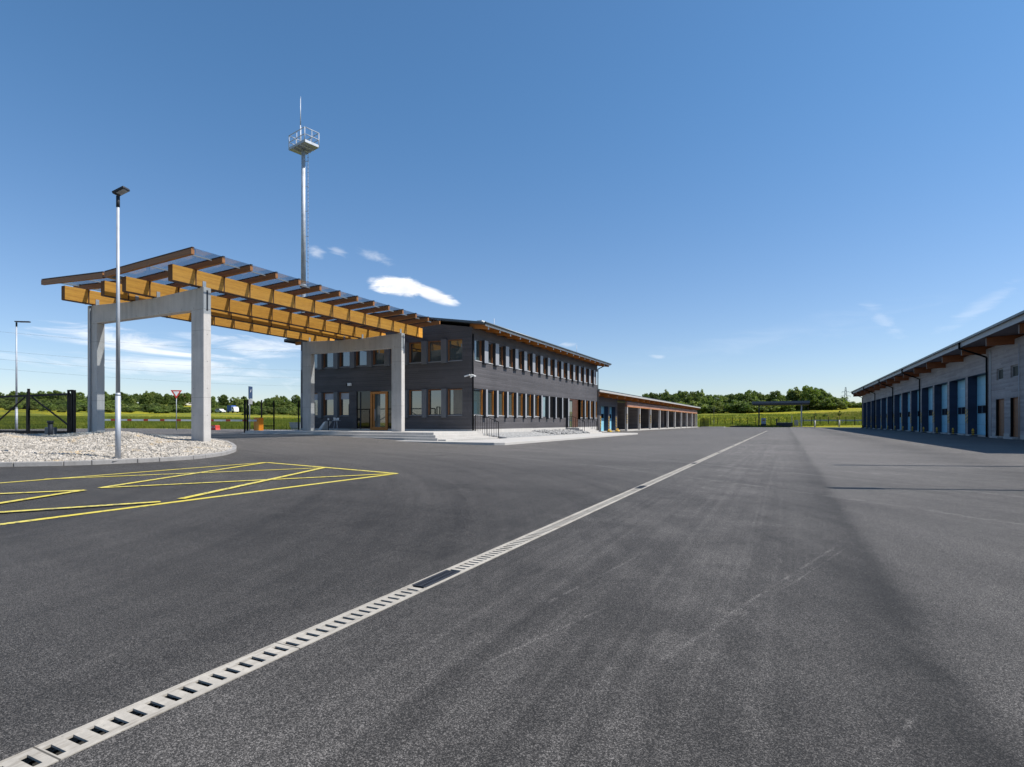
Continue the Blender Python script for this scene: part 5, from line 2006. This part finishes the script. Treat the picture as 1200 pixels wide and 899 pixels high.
kinds = {'s': ('pointed_tree', 'slender pointed tree in the wood behind the yellow meadow'), 'r': ('broadleaf_tree', 'round crowned leafy tree in the wood behind the yellow meadow')}
for i, (px_, top, key) in enumerate(wood):
    d = 205 + 26 * ((i * 7) % 5) / 4 + (10 if key[0] == 's' else 0)
    x, y = at_px(px_, d)
    z = float(Gz(np.float64(x), np.float64(y)))
    h = z_from(top - 0.5, d) - z
    nm, lb = kinds[key[0]]
    kk = ('round0', 'round1', 'round3')[int(key[-1])] if key[0] == 's' else key
    plant_tree(kk, nm, x, y, h, lb, 'tree', 'trees of the wood behind the meadow', True, 0.62 if key[0] == 's' else 0.92)
# second row and undergrowth to close the foot of the wood
for i in range(46):
    px_ = 752 + i * 5.1 + rs_.uniform(-2, 2)
    d = 203 + rs_.uniform(-4, 14)
    x, y = at_px(px_, d)
    plant_tree('bush%d' % (i % 4), 'shrub', x, y, rs_.uniform(3.4, 5.4), 'low dense shrub at the foot of the wood behind the meadow', 'shrub', 'shrubs at the edge of the wood', False, 1.25)
for i in range(40):
    px_ = 756 + i * 5.7 + rs_.uniform(-1, 1)
    x, y = at_px(px_, 226 + rs_.uniform(-4, 8))
    plant_tree('bush%d' % (i % 4), 'shrub', x, y, rs_.uniform(4.0, 6.0), 'low dense shrub at the foot of the wood behind the meadow', 'shrub', 'shrubs at the edge of the wood', False, 1.2)
for i in range(12):
    px_ = 978 + i * 3.4
    d = 225 + rs_.uniform(-5, 20)
    x, y = at_px(px_, d)
    plant_tree('bush%d' % (i % 4), 'shrub', x, y, rs_.uniform(2.4, 3.6), 'low green bush in the hedge right of the pylon', 'shrub', 'hedge below the pylon', False, 1.3)

# left wooded hill
n_left = 0
n_shrub = 0
cells = []
for i in range(3000):
    if n_left >= 590 or n_shrub >= 296: break
    px_ = rs_.uniform(-30, 362)
    d = 168 + 190 * rs_.random() ** 0.9
    x, y = at_px(px_, d)
    if any((x - a) ** 2 + (y - b) ** 2 < (2.7 + 0.006 * d - (0.9 if px_ > 235 else 0)) ** 2 for a, b in cells):
        continue
    # open glades and the clearing with the lorry
    if 138 < px_ < 172 and 250 < d < 300: continue
    if 246 < px_ < 290 and d < 214: continue
    if px_ > 235 and d > 312: continue
    if math.sin(x * 0.05 + 1) * math.sin(y * 0.043) > 0.42: continue
    cells.append((x, y))
    big = (d > 225 and rs_.random() < 0.42) or d > 325
    h = rs_.uniform(3.2, 6.6) if big else rs_.uniform(1.4, 2.9) + 0.006 * (d - 168)
    key = ('round%d' % rs_.randrange(4)) if big else ('bush%d' % rs_.randrange(4))
    if big:
        plant_tree(key, 'broadleaf_tree', x, y, h, 'leafy tree growing on the wooded hillside behind the gate', 'tree', 'trees of the left hillside', False, 0.9)
    else:
        plant_tree(key, 'shrub', x, y, h, 'dense green shrub on the wooded hillside behind the gate', 'shrub', 'shrubs of the left hillside', False, 1.3)
    n_left += 1
    n_shrub += 0 if big else 1
print('left trees', n_left)

# young staked trees by the yard edge
for px_, lb in ((955, 'young thin tree with pale trunk guard just right of the far canopy'), (983.5, 'young thin tree with pale trunk guard nearer the garage hall')):
    d = 122
    x, y = at_px(px_, d)
    z = float(Gz(np.float64(x), np.float64(y)))
    t = thing('young_tree', lb, 'tree', (x, y, z), 'young trees at the yard edge')
    MB().tube((x, y, z - 0.1), (x, y, z + 1.5), 0.16, 0.14, 8).build('trunk_guard', pale_bark, t)
    MB().tube((x, y, z + 1.5), (x, y, z + 3.6), 0.05, 0.02, 6).build('trunk', bark, t)
    V, F, _ = leaf_crown(int(px_), 2.2, 0.42, 'bush', 9, 34, 0.12)
    V[:, 2] += 1.5
    o = bpy.data.objects.new('crown', mesh_np('crown', V, F, leaf_dark))
    C.objects.link(o)
    o.parent = t

# lone shrub on the meadow, small white-flowered tufts by the road
x, y = at_px(967, 165)
plant_tree('bush2', 'shrub', x, y, 1.0, 'single small dark shrub alone on the brown meadow slope', 'shrub', None, False)

# rough grass along the edges of the fields
rng = np.random.default_rng(77)


def tufts(n, gen, hmin, hmax):
    xy = gen(n)
    z = Gz(xy[:, 0], xy[:, 1])
    B = 5
    base = np.repeat(np.stack([xy[:, 0], xy[:, 1], z], 1), B, 0)
    m = len(base)
    base[:, :2] += rng.normal(0, 0.12, (m, 2))
    ang = rng.uniform(0, 6.283, m)
    hgt = rng.uniform(hmin, hmax, m)
    wd = rng.uniform(0.02, 0.05, m)
    lean = rng.normal(0, 0.14, (m, 2))
    dx, dy = np.cos(ang) * wd, np.sin(ang) * wd
    p0 = base + np.stack([dx, dy, -0.03 * np.ones(m)], 1)
    p1 = base - np.stack([dx, dy, 0.03 * np.ones(m)], 1)
    p2 = base + np.stack([lean[:, 0], lean[:, 1], hgt], 1)
    V = np.stack([p0, p1, p2], 1).reshape(-1, 3)
    F = np.arange(3 * m).reshape(-1, 3)
    return V, F


def gen_left(n):
    px_ = rng.uniform(-20, 372, n)
    d = 52 + 75 * rng.random(n) ** 1.4
    a = (px_ - 600) / 660
    x, y = d * (a * CO - SI), d * (CO + a * SI)
    k = (y > 42.3) | (x < -75.3)
    return np.stack([x[k], y[k]], 1)


def gen_right(n):
    px_ = rng.uniform(740, 1015, n)
    d = 126 + 60 * rng.random(n) ** 1.3
    a = (px_ - 600) / 660
    x, y = d * (a * CO - SI), d * (CO + a * SI)
    k = (y > 138.6)
    return np.stack([x[k], y[k]], 1)


V1, F1 = tufts(26000, gen_left, 0.15, 0.5)
V2, F2 = tufts(16000, gen_right, 0.15, 0.45)
o = bpy.data.objects.new('grass', mesh_np('grass', np.concatenate([V1, V2]), np.concatenate([F1, F2 + len(V1)]), grass_mat))
C.objects.link(o)
o['kind'] = 'stuff'
o['label'] = 'rough green grass along the edges of the meadows'
o['category'] = 'grass'

# far vehicles and houses on the left
x, y = at_px(273, 205)
z = float(Gz(np.float64(x), np.float64(y)))
t = thing('lorry', 'small white lorry with a blue load box parked on the far meadow', 'lorry', (x, y, z))
MB().box(x - 1.9, x + 0.4, y - 1, y + 1, z + 0.7, z + 2.7).build('load_box', blue, t, bevel=0.05)
MB().box(x - 2.0, x + 1.9, y - 0.9, y + 0.9, z + 0.45, z + 0.69).build('chassis', white, t)
cb = MB().prism([(x + 0.45, z + 0.7), (x + 1.9, z + 0.7), (x + 1.85, z + 1.4), (x + 1.5, z + 2.2), (x + 0.45, z + 2.2)], 'y', y - 1, y + 1).build('cab', white, t, bevel=0.05)
MB().box(x + 0.8, x + 1.45, y - 1.012, y - 1.001, z + 1.45, z + 2.05).build('window', glass_dark, cb)
for dx in (-1.3, 1.2):
    for dy in (-0.95, 0.95):
        MB().tube((x + dx, y + dy - 0.12, z + 0.4), (x + dx, y + dy + 0.12, z + 0.4), 0.4, None, 12).build('wheel', black, t)
x, y = at_px(258, 207)
z = float(Gz(np.float64(x), np.float64(y)))
t = thing('parked_car', 'white car parked left of the lorry on the far meadow', 'car', (x, y, z))
MB().prism([(x - 2.1, z + .35), (x + 2.1, z + .35), (x + 2.1, z + .8), (x + 1.2, z + .95), (x + .6, z + 1.45), (x - 1.2, z + 1.45), (x - 1.8, z + .95), (x - 2.1, z + .9)], 'y', y - .85, y + .85).build('body', white, t, bevel=0.06)
MB().prism([(x - 1.4, z + .98), (x + .95, z + .98), (x + .5, z + 1.38), (x - 1.1, z + 1.38)], 'y', y - .86, y - .851).build('window', glass_dark, t)
for dx in (-1.3, 1.3):
    for dy in (-.8, .8):
        MB().tube((x + dx, y + dy - .1, z + .33), (x + dx, y + dy + .1, z + .33), 0.33, None, 12).build('wheel', black, t)


def house(px_, d, wdt, hgt, label, roofm=roof_tile):
    x, y = at_px(px_, d)
    z = float(Gz(np.float64(x), np.float64(y))) + 1.5
    t = thing('house', label, 'house', (x, y, z))
    MB().box(x - wdt / 2, x + wdt / 2, y - 3, y + 3, z - 4, z + hgt).build('wall', plaster, t)
    MB().prism([(y - 3.4, z + hgt), (y + 3.4, z + hgt), (y, z + hgt + 2.4)], 'x', x - wdt / 2 - .3, x + wdt / 2 + .3).build('roof', roofm, t)
    for k in (-0.25, 0.25):
        wfr = MB().box(x + k * wdt - 0.5, x + k * wdt + 0.5, y - 3.05, y - 3.001, z + 0.8, z + 2.2).build('window', white_trim, t)
        MB().box(x + k * wdt - 0.42, x + k * wdt + 0.42, y - 3.06, y - 3.051, z + 0.88, z + 2.12).build('pane', glass_dark, wfr)


house(219, 296, 5, 1.6, 'pale house with a red roof among the trees left of the near column', roof_tile)
house(150, 330, 8, 1.2, 'long pale house on the hilltop behind the lamp post', grey_trim)
